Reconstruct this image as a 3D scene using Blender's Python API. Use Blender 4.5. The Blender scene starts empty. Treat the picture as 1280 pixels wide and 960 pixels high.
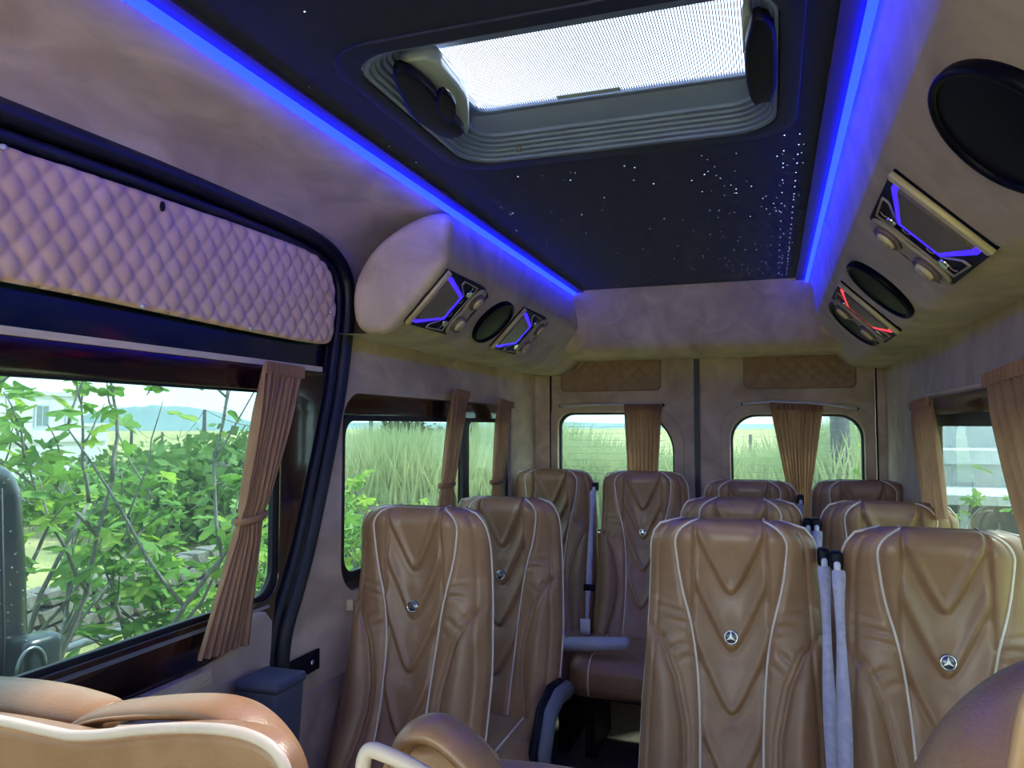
import bpy, bmesh, math, random
import numpy as np
from mathutils import Vector, Matrix
random.seed(7); rng = np.random.default_rng(7)
S = bpy.context.scene; COL = S.collection
CZ = 1.36                      # camera height above the van floor; everything is laid out about the camera and lifted at the end
# ---------------------------------------------------------------- camera
FPX = 950.0
cam = bpy.data.cameras.new('camera'); cam.sensor_width = 36.0; cam.lens = 36.0*FPX/1280.0; cam.clip_start = 0.02; cam.clip_end = 3000
camo = bpy.data.objects.new('camera', cam); COL.objects.link(camo); S.camera = camo
TH = math.asin(325/1005.4); PH = math.atan2(52, 950)
cR = Vector((math.cos(TH), math.sin(TH), 0))
cF = Vector((-math.sin(TH)*math.cos(PH), math.cos(TH)*math.cos(PH), math.sin(PH)))
cU = cR.cross(cF)
m3 = Matrix((cR, cU, -cF)).transposed(); camo.matrix_world = m3.to_4x4()
def P(u, v, x=None, y=None, z=None, pl=None):
    """point of the photograph's pixel on a known plane of the van"""
    d = cF + cR*((u-640)/FPX) + cU*((480-v)/FPX)
    if pl: p0, n = pl; t = Vector(p0).dot(Vector(n))/d.dot(Vector(n))
    elif x is not None: t = x/d.x
    elif y is not None: t = y/d.y
    else: t = z/d.z
    return d*t
# ---------------------------------------------------------------- world, sun, exposure
W = bpy.data.worlds.new('sky'); S.world = W; W.use_nodes = True
wn = W.node_tree.nodes; wl = W.node_tree.links; wn.clear()
tc = wn.new('ShaderNodeTexCoord'); sx = wn.new('ShaderNodeSeparateXYZ'); rp = wn.new('ShaderNodeValToRGB')
rp.color_ramp.elements[0].position = 0.0; rp.color_ramp.elements[0].color = (0.66, 0.86, 0.93, 1)
rp.color_ramp.elements[1].position = 0.6; rp.color_ramp.elements[1].color = (0.50, 0.71, 1.0, 1)
e = rp.color_ramp.elements.new(0.15); e.color = (0.70, 0.90, 1.0, 1)
mp = wn.new('ShaderNodeMapping'); mp.inputs['Scale'].default_value = (1.2, 1.2, 4.0)
nz = wn.new('ShaderNodeTexNoise'); nz.inputs['Scale'].default_value = 2.2; nz.inputs['Detail'].default_value = 5
cr = wn.new('ShaderNodeValToRGB'); cr.color_ramp.elements[0].position = .42; cr.color_ramp.elements[1].position = .68
mx = wn.new('ShaderNodeMix'); mx.data_type = 'RGBA'; mx.inputs['B'].default_value = (1.0, 1.0, 1.0, 1)
bg = wn.new('ShaderNodeBackground'); bg.inputs['Strength'].default_value = 2.3
wo = wn.new('ShaderNodeOutputWorld')
wl.new(tc.outputs['Generated'], sx.inputs[0]); wl.new(sx.outputs['Z'], rp.inputs[0]); wl.new(tc.outputs['Generated'], mp.inputs[0])
wl.new(mp.outputs[0], nz.inputs[0]); wl.new(nz.outputs[0], cr.inputs[0]); wl.new(cr.outputs[0], mx.inputs['Factor'])
wl.new(rp.outputs[0], mx.inputs['A']); wl.new(mx.outputs['Result'], bg.inputs[0]); wl.new(bg.outputs[0], wo.inputs[0])
sun = bpy.data.lights.new('sun', 'SUN'); sun.energy = 6.0; sun.angle = math.radians(4); sun.color = (1, .95, .86)
suno = bpy.data.objects.new('sun', sun); COL.objects.link(suno)
suno.rotation_euler = Vector((-0.42, -0.50, -0.95)).to_track_quat('-Z', 'Y').to_euler()
S.view_settings.view_transform = 'Standard'; S.view_settings.look = 'None'; S.view_settings.gamma = 1.0
S.view_settings.exposure = 1.72
S.cycles.use_denoising = True; S.cycles.max_bounces = 8; S.cycles.diffuse_bounces = 5; S.cycles.transparent_max_bounces = 16
S.cycles.sample_clamp_indirect = 6.0; S.cycles.caustics_reflective = False; S.cycles.caustics_refractive = False
# ---------------------------------------------------------------- materials
def srgb(r, g, b):
    f = lambda c: (c/255/12.92) if c/255 <= .04045 else ((c/255+.055)/1.055)**2.4
    return (f(r), f(g), f(b), 1)
def mat(name, c, rough=.6, metal=0, c2=None, scale=8, bump=0, bscale=200, sheen=0, coat=0, stretch=(1,1,1), lo=.35, hi=.65, spec=.5, detail=4, emis=None, es=0, transl=0):
    m = bpy.data.materials.new(name); m.use_nodes = True; N = m.node_tree.nodes; L = m.node_tree.links
    b = N['Principled BSDF']; b.inputs['Base Color'].default_value = c; b.inputs['Roughness'].default_value = rough
    b.inputs['Metallic'].default_value = metal; b.inputs['Specular IOR Level'].default_value = spec
    if sheen: b.inputs['Sheen Weight'].default_value = sheen; b.inputs['Sheen Roughness'].default_value = .4
    if coat: b.inputs['Coat Weight'].default_value = coat; b.inputs['Coat Roughness'].default_value = .08
    t = N.new('ShaderNodeTexCoord'); mpn = N.new('ShaderNodeMapping'); mpn.inputs['Scale'].default_value = stretch
    L.new(t.outputs['Object'], mpn.inputs[0])
    n = N.new('ShaderNodeTexNoise'); n.inputs['Scale'].default_value = scale; n.inputs['Detail'].default_value = detail; n.inputs['Distortion'].default_value = .8
    L.new(mpn.outputs[0], n.inputs[0])
    r = N.new('ShaderNodeValToRGB'); r.color_ramp.elements[0].position = lo; r.color_ramp.elements[1].position = hi
    r.color_ramp.elements[0].color = c; r.color_ramp.elements[1].color = c2 or tuple(x*.88 for x in c[:3])+(1,)
    L.new(n.outputs[0], r.inputs[0]); L.new(r.outputs[0], b.inputs['Base Color'])
    if bump:
        n2 = N.new('ShaderNodeTexNoise'); n2.inputs['Scale'].default_value = bscale; n2.inputs['Detail'].default_value = 3
        bp = N.new('ShaderNodeBump'); bp.inputs['Strength'].default_value = bump; bp.inputs['Distance'].default_value = .004
        L.new(t.outputs['Object'], n2.inputs[0]); L.new(n2.outputs[0], bp.inputs['Height']); L.new(bp.outputs[0], b.inputs['Normal'])
    if emis: b.inputs['Emission Color'].default_value = emis; b.inputs['Emission Strength'].default_value = es
    if transl:
        o = N['Material Output']; tr = N.new('ShaderNodeBsdfTranslucent'); L.new(r.outputs[0], tr.inputs[0])
        mm = N.new('ShaderNodeMixShader'); mm.inputs[0].default_value = transl
        L.new(b.outputs[0], mm.inputs[1]); L.new(tr.outputs[0], mm.inputs[2]); L.new(mm.outputs[0], o.inputs[0])
    return m
def glass(name, tint, veil=0):
    m = bpy.data.materials.new(name); m.use_nodes = True; N = m.node_tree.nodes; L = m.node_tree.links
    N.remove(N['Principled BSDF']); o = N['Material Output']
    a = N.new('ShaderNodeBsdfTransparent'); a.inputs[0].default_value = tint
    g = N.new('ShaderNodeBsdfGlossy'); g.inputs['Roughness'].default_value = .02
    fr = N.new('ShaderNodeFresnel'); fr.inputs[0].default_value = 1.33
    mm = N.new('ShaderNodeMixShader'); ge = N.new('ShaderNodeNewGeometry'); iv = N.new('ShaderNodeMath'); iv.operation = 'SUBTRACT'; iv.inputs[0].default_value = 1
    mu = N.new('ShaderNodeMath'); mu.operation = 'MULTIPLY'; L.new(ge.outputs['Backfacing'], iv.inputs[1]); L.new(iv.outputs[0], mu.inputs[0]); L.new(fr.outputs[0], mu.inputs[1]); L.new(mu.outputs[0], mm.inputs[0]); L.new(a.outputs[0], mm.inputs[1]); L.new(g.outputs[0], mm.inputs[2])
    if veil:   # even film of dust and dried drops, put in to haze the view outside
        tl = N.new('ShaderNodeBsdfTranslucent'); tl.inputs[0].default_value = (.8,.9,.92,1); m2 = N.new('ShaderNodeMixShader'); m2.inputs[0].default_value = veil
        L.new(mm.outputs[0], m2.inputs[1]); L.new(tl.outputs[0], m2.inputs[2]); mm = m2
    L.new(mm.outputs[0], o.inputs[0]); return m
M = {}
M['suede'] = mat('suede', srgb(222,200,173), .95, c2=srgb(176,154,131), scale=5, stretch=(1.6,.9,1.6), bump=.12, bscale=260, sheen=.25, lo=.3, hi=.72, detail=9)
M['suede2'] = mat('suede_dark', srgb(204,183,157), .95, c2=srgb(160,140,119), scale=6, bump=.12, bscale=260, sheen=.2, lo=.3, hi=.72, detail=9)
M['quilt'] = mat('quilt', srgb(228,190,150), .75, c2=srgb(216,178,139), scale=9, bump=.06, bscale=300, sheen=.2)
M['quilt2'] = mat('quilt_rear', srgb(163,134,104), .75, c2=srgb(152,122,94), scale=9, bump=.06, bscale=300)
M['leather'] = mat('leather', srgb(164,127,94), .36, c2=srgb(153,116,84), scale=14, bump=.08, bscale=420, spec=.5)
M['leather2'] = mat('leather_front', srgb(148,112,78), .36, c2=srgb(138,102,70), scale=14, bump=.16, bscale=300, spec=.5)  # darker copy of leather, dimmed to offset the strong light at the front
M['piping'] = mat('piping', srgb(236,222,205), .5)
M['piping2'] = mat('piping_front', srgb(206,188,168), .5)  # piping colour lowered where the front daylight made it too bright
M['chrome'] = mat('chrome', srgb(225,225,228), .16, metal=1)
M['badge'] = mat('badge_grey', srgb(120,122,126), .3, metal=.8)
M['black'] = mat('black_plastic', srgb(15,17,30), .5, bump=.05, spec=.2)
M['rubber'] = mat('rubber', srgb(20,22,30), .5)
M['gloss'] = mat('gloss_black', srgb(10,10,26), .42, spec=.12)
M['paint'] = mat('dark_paint', srgb(18,32,38), .2, coat=.6)
M['veneer'] = mat('burl_veneer', srgb(58,20,14), .16, c2=srgb(22,12,16), scale=7, coat=.8, lo=.4, hi=.6, detail=8)
M['cream'] = mat('cream_trim', srgb(226,208,168), .45)
M['silver'] = mat('silver_trim', srgb(170,180,186), .3, metal=.7)
M['grey'] = mat('grey_plastic', srgb(112,116,124), .5, bump=.05)
M['bin'] = mat('bin_plastic', srgb(82,88,102), .55, bump=.15, bscale=350)
M['light_grey'] = mat('light_grey_plastic', srgb(196,196,204), .45)
M['belt'] = mat('belt_webbing', srgb(190,186,205), .8, c2=srgb(172,168,190), scale=60, bump=.2, bscale=700)
M['velvet'] = mat('star_cloth', srgb(14,22,60), .85, c2=srgb(18,28,70), scale=40, sheen=.05)
M['channel'] = mat('led_channel', srgb(70,55,95), .5)
M['carpet'] = mat('carpet', srgb(112,98,84), 1, c2=srgb(88,76,66), scale=90, bump=.4, bscale=500)
M['curtain'] = mat('curtain', srgb(178,138,104), .85, c2=srgb(166,126,94), scale=30, transl=.28, stretch=(1,1,.2))
M['module'] = mat('module_navy', srgb(16,16,46), .5, spec=.15)
M['cover'] = mat('module_cover', srgb(118,100,100), .35)
M['taupe'] = mat('module_taupe', srgb(176,160,146), .5)
M['blue'] = mat('blue_led', srgb(30,30,255), .5, emis=(.03,.01,1,1), es=.75)
M['red'] = mat('red_led', srgb(255,50,60), .5, emis=(1,.05,.07,1), es=.45)
M['strip'] = mat('strip_led', srgb(10,20,120), .5, emis=(.002,.006,1,1), es=8)
M['star'] = mat('fibre_star', srgb(200,210,255), .5, emis=(.55,.65,1,1), es=2.0)
M['glass'] = glass('tinted_glass', (.425,.505,.505,1), veil=.012)
M['clear'] = glass('clear_glass', (.92,.95,.94,1))
M['hatchglass'] = glass('hatch_glass', (.9,.92,.95,1))
M['velvet2'] = mat('hatch_outer', srgb(26,32,62), .6)
M['alu'] = mat('hatch_frame', srgb(118,134,178), .38)  # grey frame; the blue of the sky light is mixed into its colour
M['screen'] = mat('screen_slat', srgb(128,128,136), .7)
M['blanker'] = mat('hatch_inner', srgb(182,196,210), .5)
M['leaf'] = mat('fig_leaf', srgb(134,176,76), .5, c2=srgb(106,152,62), scale=3, transl=.45)
M['leaf2'] = mat('fig_leaf_pale', srgb(182,208,90), .5, c2=srgb(156,192,76), scale=3, transl=.5)
M['bark'] = mat('grey_bark', srgb(156,150,144), .9, c2=srgb(116,112,112), scale=20, bump=.3, bscale=60)
M['reed'] = mat('reed', srgb(196,200,152), .8, c2=srgb(160,176,124), scale=.6, transl=.3)
M['field'] = mat('dry_field', srgb(196,178,120), 1, c2=srgb(112,128,72), scale=.25, detail=8)
M['soil'] = mat('soil', srgb(110,98,80), 1, c2=srgb(84,92,58), scale=3)
M['stone'] = mat('field_stone', srgb(140,134,124), .95, c2=srgb(104,100,96), scale=6, bump=.4, bscale=30)
M['white'] = mat('whitewash', srgb(214,216,212), .9, c2=srgb(200,203,200), scale=1)
M['shade'] = mat('shutter_grey', srgb(120,138,136), .7)
M['pole'] = mat('pole_wood', srgb(84,82,84), .9)
M['tree'] = mat('tree_green', srgb(66,88,52), .9, c2=srgb(46,66,40), scale=2)
M['tree2'] = mat('bush_green', srgb(118,150,80), .9, c2=srgb(92,126,66), scale=2, transl=.3)
M['hill'] = mat('hazy_hill', srgb(130,152,150), 1, c2=srgb(112,136,134), scale=.02)
M['car'] = mat('car_paint', srgb(26,34,42), .3, coat=.6, c2=srgb(30,40,48))
M['carglass'] = mat('car_glass', srgb(10,16,20), .08, coat=1)
M['drop'] = mat('dust_speck', srgb(190,200,200), .5)
M['lamp'] = mat('tail_lamp', srgb(52,62,68), .3, coat=.3)
M['white_strap'] = mat('strap', srgb(230,228,232), .6)
# ---------------------------------------------------------------- helpers
def link(name, me, m, parent=None, kind=None, label=None, cat=None, group=None, smooth=True):
    o = bpy.data.objects.new(name, me); COL.objects.link(o)
    if m is not None and len(me.materials) == 0: me.materials.append(m)
    if parent is not None: o.parent = parent
    tag(o, label, cat, group, kind)
    if smooth and len(me.polygons): me.polygons.foreach_set('use_smooth', [True]*len(me.polygons))
    return o
def tag(o, label=None, cat=None, group=None, kind=None):
    if label: o['label'] = label
    if cat: o['category'] = cat
    if group: o['group'] = group
    if kind: o['kind'] = kind
    return o
def empty(name, loc=(0,0,0), label=None, cat=None, group=None, kind=None, rz=0, parent=None):
    o = bpy.data.objects.new(name, None); COL.objects.link(o); o.location = loc; o.rotation_euler.z = rz; o.empty_display_size = .05
    if parent is not None: o.parent = parent
    return tag(o, label, cat, group, kind)
def copy_tree(o, parent=None):
    c = o.copy(); COL.objects.link(c); c.parent = parent
    for ch in list(o.children): copy_tree(ch, c)
    return c
class MB:
    def __init__(s): s.v = []; s.f = []
    def add(s, vs, fs):
        k = len(s.v); s.v += [tuple(p) for p in vs]; s.f += [tuple(i+k for i in f) for f in fs]; return s
    def box(s, a, b):
        (x0,y0,z0),(x1,y1,z1) = a, b
        return s.add([(x0,y0,z0),(x1,y0,z0),(x1,y1,z0),(x0,y1,z0),(x0,y0,z1),(x1,y0,z1),(x1,y1,z1),(x0,y1,z1)],
                     [(0,3,2,1),(4,5,6,7),(0,1,5,4),(1,2,6,5),(2,3,7,6),(3,0,4,7)])
    def tube(s, pts, r, n=8, flat=None, cap=True):
        pts = [Vector(p) for p in pts]; vs = []; fs = []
        up0 = None
        for i, p in enumerate(pts):
            t = (pts[min(i+1,len(pts)-1)]-pts[max(i-1,0)]).normalized()
            if up0 is None: up0 = (Vector((0,0,1)) if abs(t.z) < .9 else Vector((1,0,0)))
            a = (up0 - t*up0.dot(t)).normalized(); up0 = a; b = t.cross(a)
            ri = r[i] if isinstance(r, (list, tuple)) else r
            ra, rb = (ri*flat[0], ri*flat[1]) if flat else (ri, ri)
            for k in range(n):
                w = 2*math.pi*k/n; vs.append(p + a*(ra*math.cos(w)) + b*(rb*math.sin(w)))
        for i in range(len(pts)-1):
            for k in range(n):
                fs.append((i*n+k, i*n+(k+1)%n, (i+1)*n+(k+1)%n, (i+1)*n+k))
        if cap: fs.append(tuple(range(n))[::-1]); fs.append(tuple((len(pts)-1)*n+k for k in range(n)))
        return s.add(vs, fs)
    def grid(s, fn, nu, nv):
        vs = [fn(i/(nu-1), j/(nv-1)) for j in range(nv) for i in range(nu)]
        return s.add(vs, [(j*nu+i, j*nu+i+1, (j+1)*nu+i+1, (j+1)*nu+i) for j in range(nv-1) for i in range(nu-1)])
    def build(s, name, m, parent=None, smooth=True, **k):
        me = bpy.data.meshes.new(name); me.from_pydata(s.v, [], s.f); me.update()
        return link(name, me, m, parent, smooth=smooth, **k)
def rbox_mb(c, d, r, n=6, fn=None, mb=None):
    """rounded box: centre, size, radius, n segments per face"""
    mb = mb or MB(); c = Vector(c); h = Vector(d)/2; inner = Vector([max(x-r, 1e-5) for x in h])
    bm = bmesh.new(); bmesh.ops.create_cube(bm, size=2)
    bmesh.ops.subdivide_edges(bm, edges=bm.edges[:], cuts=n, use_grid_fill=True)
    vs = []
    for v in bm.verts:
        q = []
        for k in range(3):
            x = v.co[k]; s_ = 1 if x >= 0 else -1; a = abs(x)
            fr = r/h[k]; cut = 1-2/(n+1)
            # outermost cells carry the radius
            q.append(s_*(a/cut*(h[k]-r) if (a <= cut and cut > 0) else (h[k]-r) + (a-cut)/(1-cut)*r))
        p = Vector(q); ins = Vector([max(-inner[k], min(inner[k], p[k])) for k in range(3)])
        dd = p-ins
        if dd.length > 1e-9: dd = dd*(max(abs(dd.x),abs(dd.y),abs(dd.z))/dd.length)*1.0
        p = ins+dd
        if fn: p = Vector(fn(p))
        vs.append(c+p)
    bm.verts.index_update(); fs = [tuple(v.index for v in f.verts) for f in bm.faces]; bm.free()
    return mb.add(vs, fs)
def plate(loops, depth, bevel, mapf, res=0):
    """filled outline(s) with holes, extruded by depth; mapf maps (a, b, d) to the van; returns mesh"""
    cu = bpy.data.curves.new('tmp', 'CURVE'); cu.dimensions = '2D'; cu.fill_mode = 'BOTH'; cu.extrude = max(depth/2-bevel, 0); cu.bevel_depth = bevel; cu.bevel_resolution = 3 if bevel else 0; cu.offset = -bevel
    for lp in loops:
        sp = cu.splines.new('POLY'); sp.points.add(len(lp)-1); sp.use_cyclic_u = True
        for i, (a, b) in enumerate(lp): sp.points[i].co = (a, b, 0, 1)
    ob = bpy.data.objects.new('tmp', cu); COL.objects.link(ob)
    dg = bpy.context.evaluated_depsgraph_get(); me = bpy.data.meshes.new_from_object(ob.evaluated_get(dg))
    bpy.data.objects.remove(ob); bpy.data.curves.remove(cu)
    for v in me.vertices: v.co = mapf(*v.co)
    bm = bmesh.new(); bm.from_mesh(me); bmesh.ops.remove_doubles(bm, verts=bm.verts, dist=1e-5); bmesh.ops.recalc_face_normals(bm, faces=bm.faces); bm.to_mesh(me); bm.free()
    me.materials.clear(); return me
def rrect(a0, b0, a1, b1, r, n=6):
    if not isinstance(r, (list, tuple)): r = [r]*4      # corners: (a1,b1),(a0,b1),(a0,b0),(a1,b0)
    pts = []
    for k, (ca, cb, s0) in enumerate([(a1-r[0], b1-r[0], 0), (a0+r[1], b1-r[1], 90), (a0+r[2], b0+r[2], 180), (a1-r[3], b0+r[3], 270)]):
        if r[k] <= 0: pts.append((ca, cb)); continue
        for i in range(n+1):
            w = math.radians(s0+90*i/n); pts.append((ca+r[k]*math.cos(w), cb+r[k]*math.sin(w)))
    return pts
def chaikin(pts, it=2, closed=True):
    for _ in range(it):
        q = []; n = len(pts)
        if not closed: q.append(pts[0])
        for i in range(n if closed else n-1):
            a = np.array(pts[i]); b = np.array(pts[(i+1) % n]); q += [tuple(a*.75+b*.25), tuple(a*.25+b*.75)]
        if not closed: q.append(pts[-1])
        pts = q
    return pts
XL, XR, YB, YF = -1.2, 0.5, 3.9, -1.35
ZF, ZC = -1.36, 0.60
onX = lambda x0: (lambda a, b, d: (x0+d, a, b))       # (y, z) on a side wall
onY = lambda y0: (lambda a, b, d: (a, y0+d, b))       # (x, z) on the rear wall
onZ = lambda z0: (lambda a, b, d: (a, b, z0+d))
def px_loop(pts, x=None, y=None):                      # outline on a side wall / cross wall
    o = []
    for u, v in pts:
        p = P(u, v, x=x, y=y); o.append((p.y, p.z) if x is not None else (p.x, p.z))
    return o
# ================================================================ STRUCTURE
# floor
fl = MB().box((XL, YF, ZF-.06), (XR, YB, ZF)).build('floor', M['carpet'], smooth=False, kind='structure')
# --- left wall with the sliding-door opening and the quarter window
door_edge_px = [(0,128),(100,166),(200,205),(300,247),(380,284),(418,312),(434,345),(437,385),(431,440),(425,490),(414,550),(400,620),(385,690),(370,745),(356,790),(352,830)]
de = px_loop(door_edge_px, x=XL)
opening = [(-.35, de[0][1])] + de + [(de[-1][0]-.01, -1.30), (-.35, -1.30)]
qwin = rrect(1.965, -.50, 3.50, .10, [.03,.10,.10,.03])
cabwin = rrect(-1.28, -.60, -.45, .35, .06)
me = plate([rrect(YF, ZF-.05, YB+.04, .62, 0), opening, qwin, cabwin], .05, 0, onX(XL-.025))
link('wall_left', me, M['suede'], kind='structure', smooth=False)
# --- right wall
rwin = rrect(1.05, -.50, 2.93, .095, .05)
rwin2 = rrect(-.30, -.50, .85, .095, .05)
me = plate([rrect(YF, ZF-.05, YB+.04, .62, 0), rwin, rwin2, cabwin], .05, 0, onX(XR+.025))
link('wall_right', me, M['suede2'], kind='structure', smooth=False)
# --- rear wall frame
edgeL, edgeR, mid = -1.115, .462, -.355
me = plate([rrect(XL, ZF-.05, XR, .62, 0), rrect(edgeL, -1.25, edgeR, .37, 0)], .05, 0, onY(YB+.025))
link('wall_back', me, M['suede'], kind='structure', smooth=False)
# front bulkhead with windscreen (unseen behind the camera), opening enlarged to let in more light
me = plate([rrect(XL, ZF-.05, XR, .62, 0), rrect(XL+.06, -.75, XR-.06, .54, .08)], .05, 0, onY(YF-.025))
wf = link('wall_front', me, M['suede'], kind='structure', smooth=False)
w5 = empty('window_5', kind='structure')
MB().box((XL+.06, YF-.03, -.76), (XR-.05, YF-.024, .55)).build('pane', M['clear'], w5, smooth=False)
for x in (XL-.02, XR+.014):
    MB().box((x, -1.3, -.62), (x+.006, -.43, .37)).build('pane', M['clear'], w5, smooth=False)
# --- ceiling: star panel with a hatch opening
LX, RX = -.822, .138
hx0, hx1, hy0, hy1 = -.655, .020, 1.06, 1.605
me = plate([rrect(LX+.035, YF, RX-.035, 3.30, 0), rrect(hx0, hy0, hx1, hy1, .07)], .02, 0, onZ(ZC+.012))
ceil = empty('ceiling', kind='structure')
link('star_panel', me, M['velvet'], ceil, smooth=False)
me = plate([rrect(XL-.05, YF-.05, XR+.05, YB+.05, 0), rrect(hx0-.002, hy0-.002, hx1+.002, hy1+.002, .07)], .03, 0, onZ(ZC+.115))
link('roof_skin', me, M['paint'], ceil, smooth=False)
st = MB()
for k in range(420):
    x = random.uniform(LX+.05, RX-.05) if random.random() < .55 else random.uniform(-.15, RX-.05); y = random.uniform(.3, 3.28)
    if hx0-.1 < x < hx1+.1 and hy0-.1 < y < hy1+.1: continue
    if random.random() < .35 and x < -.3: continue
    r = random.choice([.0006,.0008,.001,.0014]); z = ZC+.0015
    st.add([(x+r*math.cos(a), y+r*math.sin(a), z) for a in [i*math.pi/3 for i in range(6)]], [(5,4,3,2,1,0)])
for (x, n_) in ((.065, 26), (.035, 16)):
    for k in range(n_):
        y = 1.65+k*(1.6/n_)+random.uniform(-.01,.01); r = .0013; z = ZC+.0015
        st.add([(x+r*math.cos(a), y+r*math.sin(a), z) for a in [i*math.pi/3 for i in range(6)]], [(5,4,3,2,1,0)])
st.build('fibre_star', M['star'], ceil, smooth=False, kind='stuff')
# side borders, LED channels
for nm, xa, sg, lab in (('left', LX, -1, 'blue light strip along the left edge of the starry ceiling'), ('right', RX, 1, 'blue light strip along the right edge of the starry ceiling')):
    a, b = sorted((xa-sg*.036, xa-sg*.004)); MB().box((a, YF, ZC-.006), (b, 3.30, ZC+.01)).build('channel_trim', M['channel'], ceil, smooth=False)
    t = empty('light_strip', (xa, 0, ZC), lab, 'light strip')
    a, b = sorted((0, sg*.012)); MB().box((a, YF+.1, -.017), (b, 3.29, -.002)).build('diffuser', M['strip'], t, smooth=False)
    a, b = sorted((-sg*.004, sg*.016)); MB().box((a, YF+.1, -.002), (b, 3.29, .008)).build('backing', M['channel'], t, smooth=False)
# --- coves (cross-section swept along y)
def sweep(name, prof, y0, y1, m, n=24, wob=.003, parent=None, kind='structure', sub=4):
    pr = chaikin(prof, 1, closed=False)
    mb = MB(); ph = random.random()*9
    def fn(a, b):
        i = a*(len(pr)-1); k = min(int(i), len(pr)-2); f = i-k
        x = pr[k][0]*(1-f)+pr[k+1][0]*f; z = pr[k][1]*(1-f)+pr[k+1][1]*f; y = y0+(y1-y0)*b
        w = wob*math.sin(y*5+ph+z*9)*math.sin(x*11+y*2.3)
        return (x, y, z+w)
    mb.grid(fn, len(pr)*2-1, n); return mb.build(name, m, parent, kind=kind)
sweep('trim_1', [(LX-.012,ZC+.004),(-.90,.600),(-1.0,.600),(-1.08,.590),(-1.15,.562),(-1.19,.53),(-1.2,.52)], YF, 3.9, M['suede'], 40)
sweep('trim_2', [(RX+.012,ZC+.004),(.20,.60),(.30,.60),(.38,.59),(.45,.562),(.49,.53),(.5,.50)], YF, 3.9, M['suede2'], 30)
# overhead ducts: slanted face carrying the lamp modules
FL = [(LX-.014,ZC+.002),(-.838,.56),(-.838,.47),(-.842,.445),(-.858,.425),(-.975,.303),(-.992,.288),(-1.03,.270),(-1.08,.262),(-1.2,.268)]
mir = lambda x: 2*(-.33)-x
FR = [(RX+.014,ZC+.002),(.170,.56),(.178,.47),(.183,.445),(.200,.425),(.338,.288),(.350,.280),(.375,.272),(.42,.268),(XR,.268)]
DY0 = 1.915
ductL = sweep('trim_3', FL, DY0, 3.9, M['suede2'], 20, wob=0)
ductR = sweep('trim_4', FR, -.6, 3.9, M['suede2'], 30, wob=0)
# rounded end cap of the left duct
capo = [(-.828,.585),(-.832,.53),(-.838,.46),(-.858,.425),(-.975,.303),(-1.00,.275),(-1.04,.258),(-1.10,.262),(-1.13,.32),(-1.125,.41),(-1.07,.50),(-.97,.565),(-.88,.59)]
me = plate([chaikin(capo, 2)], .06, .022, onY(DY0)); link('trim_5', me, M['suede'], kind='structure')
me = plate([[(x, z) for x, z in FR[1:]]+[(XR,.6),(RX+.02,.6)]], .02, 0, onY(-.6)); link('trim_6', me, M['suede2'], kind='structure', smooth=False)
# rear header
hp = [(3.28,ZC+.004),(3.30,.59),(3.38,.48),(3.44,.385),(3.47,.352),(3.52,.338),(3.6,.335),(3.9,.335)]
pr = chaikin(hp, 2, False)
MB().grid(lambda a, b: (-1.02+(1.36)*a, pr[int(round(b*(len(pr)-1)))][0]+.0, pr[int(round(b*(len(pr)-1)))][1]), 20, len(pr)).build('trim_7', M['suede'], kind='structure')
# seam roll along the front edge of the left ceiling and door top
MB().tube([(-1.19, YF, .548), (-1.19, 1.70, .548), (-1.19, 1.86, .53)], .011, 8).build('trim_9', M['cream'], kind='structure')
# --- sliding door (left)
d1 = empty('door_1', kind='structure')
dl = [(-.34, de[0][1]+.01)] + [(y+.005, z+.005) for y, z in de] + [(de[-1][0], -1.29), (-.34, -1.29)]
swin = rrect(-.20, -.452, 1.80, .165, .03)
me = plate([dl, swin], .03, 0, onX(XL-.035)); link('door_skin', me, M['paint'], d1, smooth=False)
# rubber seals: outer bulb and inner lip
path = [Vector((XL+.006, -.3, de[0][1]))]+[Vector((XL+.006, y, z)) for y, z in chaikin(de, 2, False)]+[Vector((XL+.006, de[-1][0]-.02, -.9))]
inn = []
for i, p in enumerate(path):
    t = (path[min(i+1,len(path)-1)]-path[max(i-1,0)]).normalized(); nrm = Vector((0, t.z, -t.y)); inn.append((p, nrm))
MB().tube([p+n*.016 for p, n in inn], .022, 10, flat=(1,1.1)).build('seal', M['rubber'], d1)
MB().tube([p+n*.055+Vector((-.006,0,0)) for p, n in inn], .014, 8).build('seal', M['rubber'], d1)
sc = MB()
me = plate([[(p.y+n.y*.05, p.z+n.z*.05) for p, n in inn[:-1]]+[(p.y+n.y*.085, p.z+n.z*.085) for p, n in inn[:-1][::-1]]], .012, 0, onX(XL-.008)); link('scuff_band', me, M['black'], d1, smooth=False)
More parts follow.
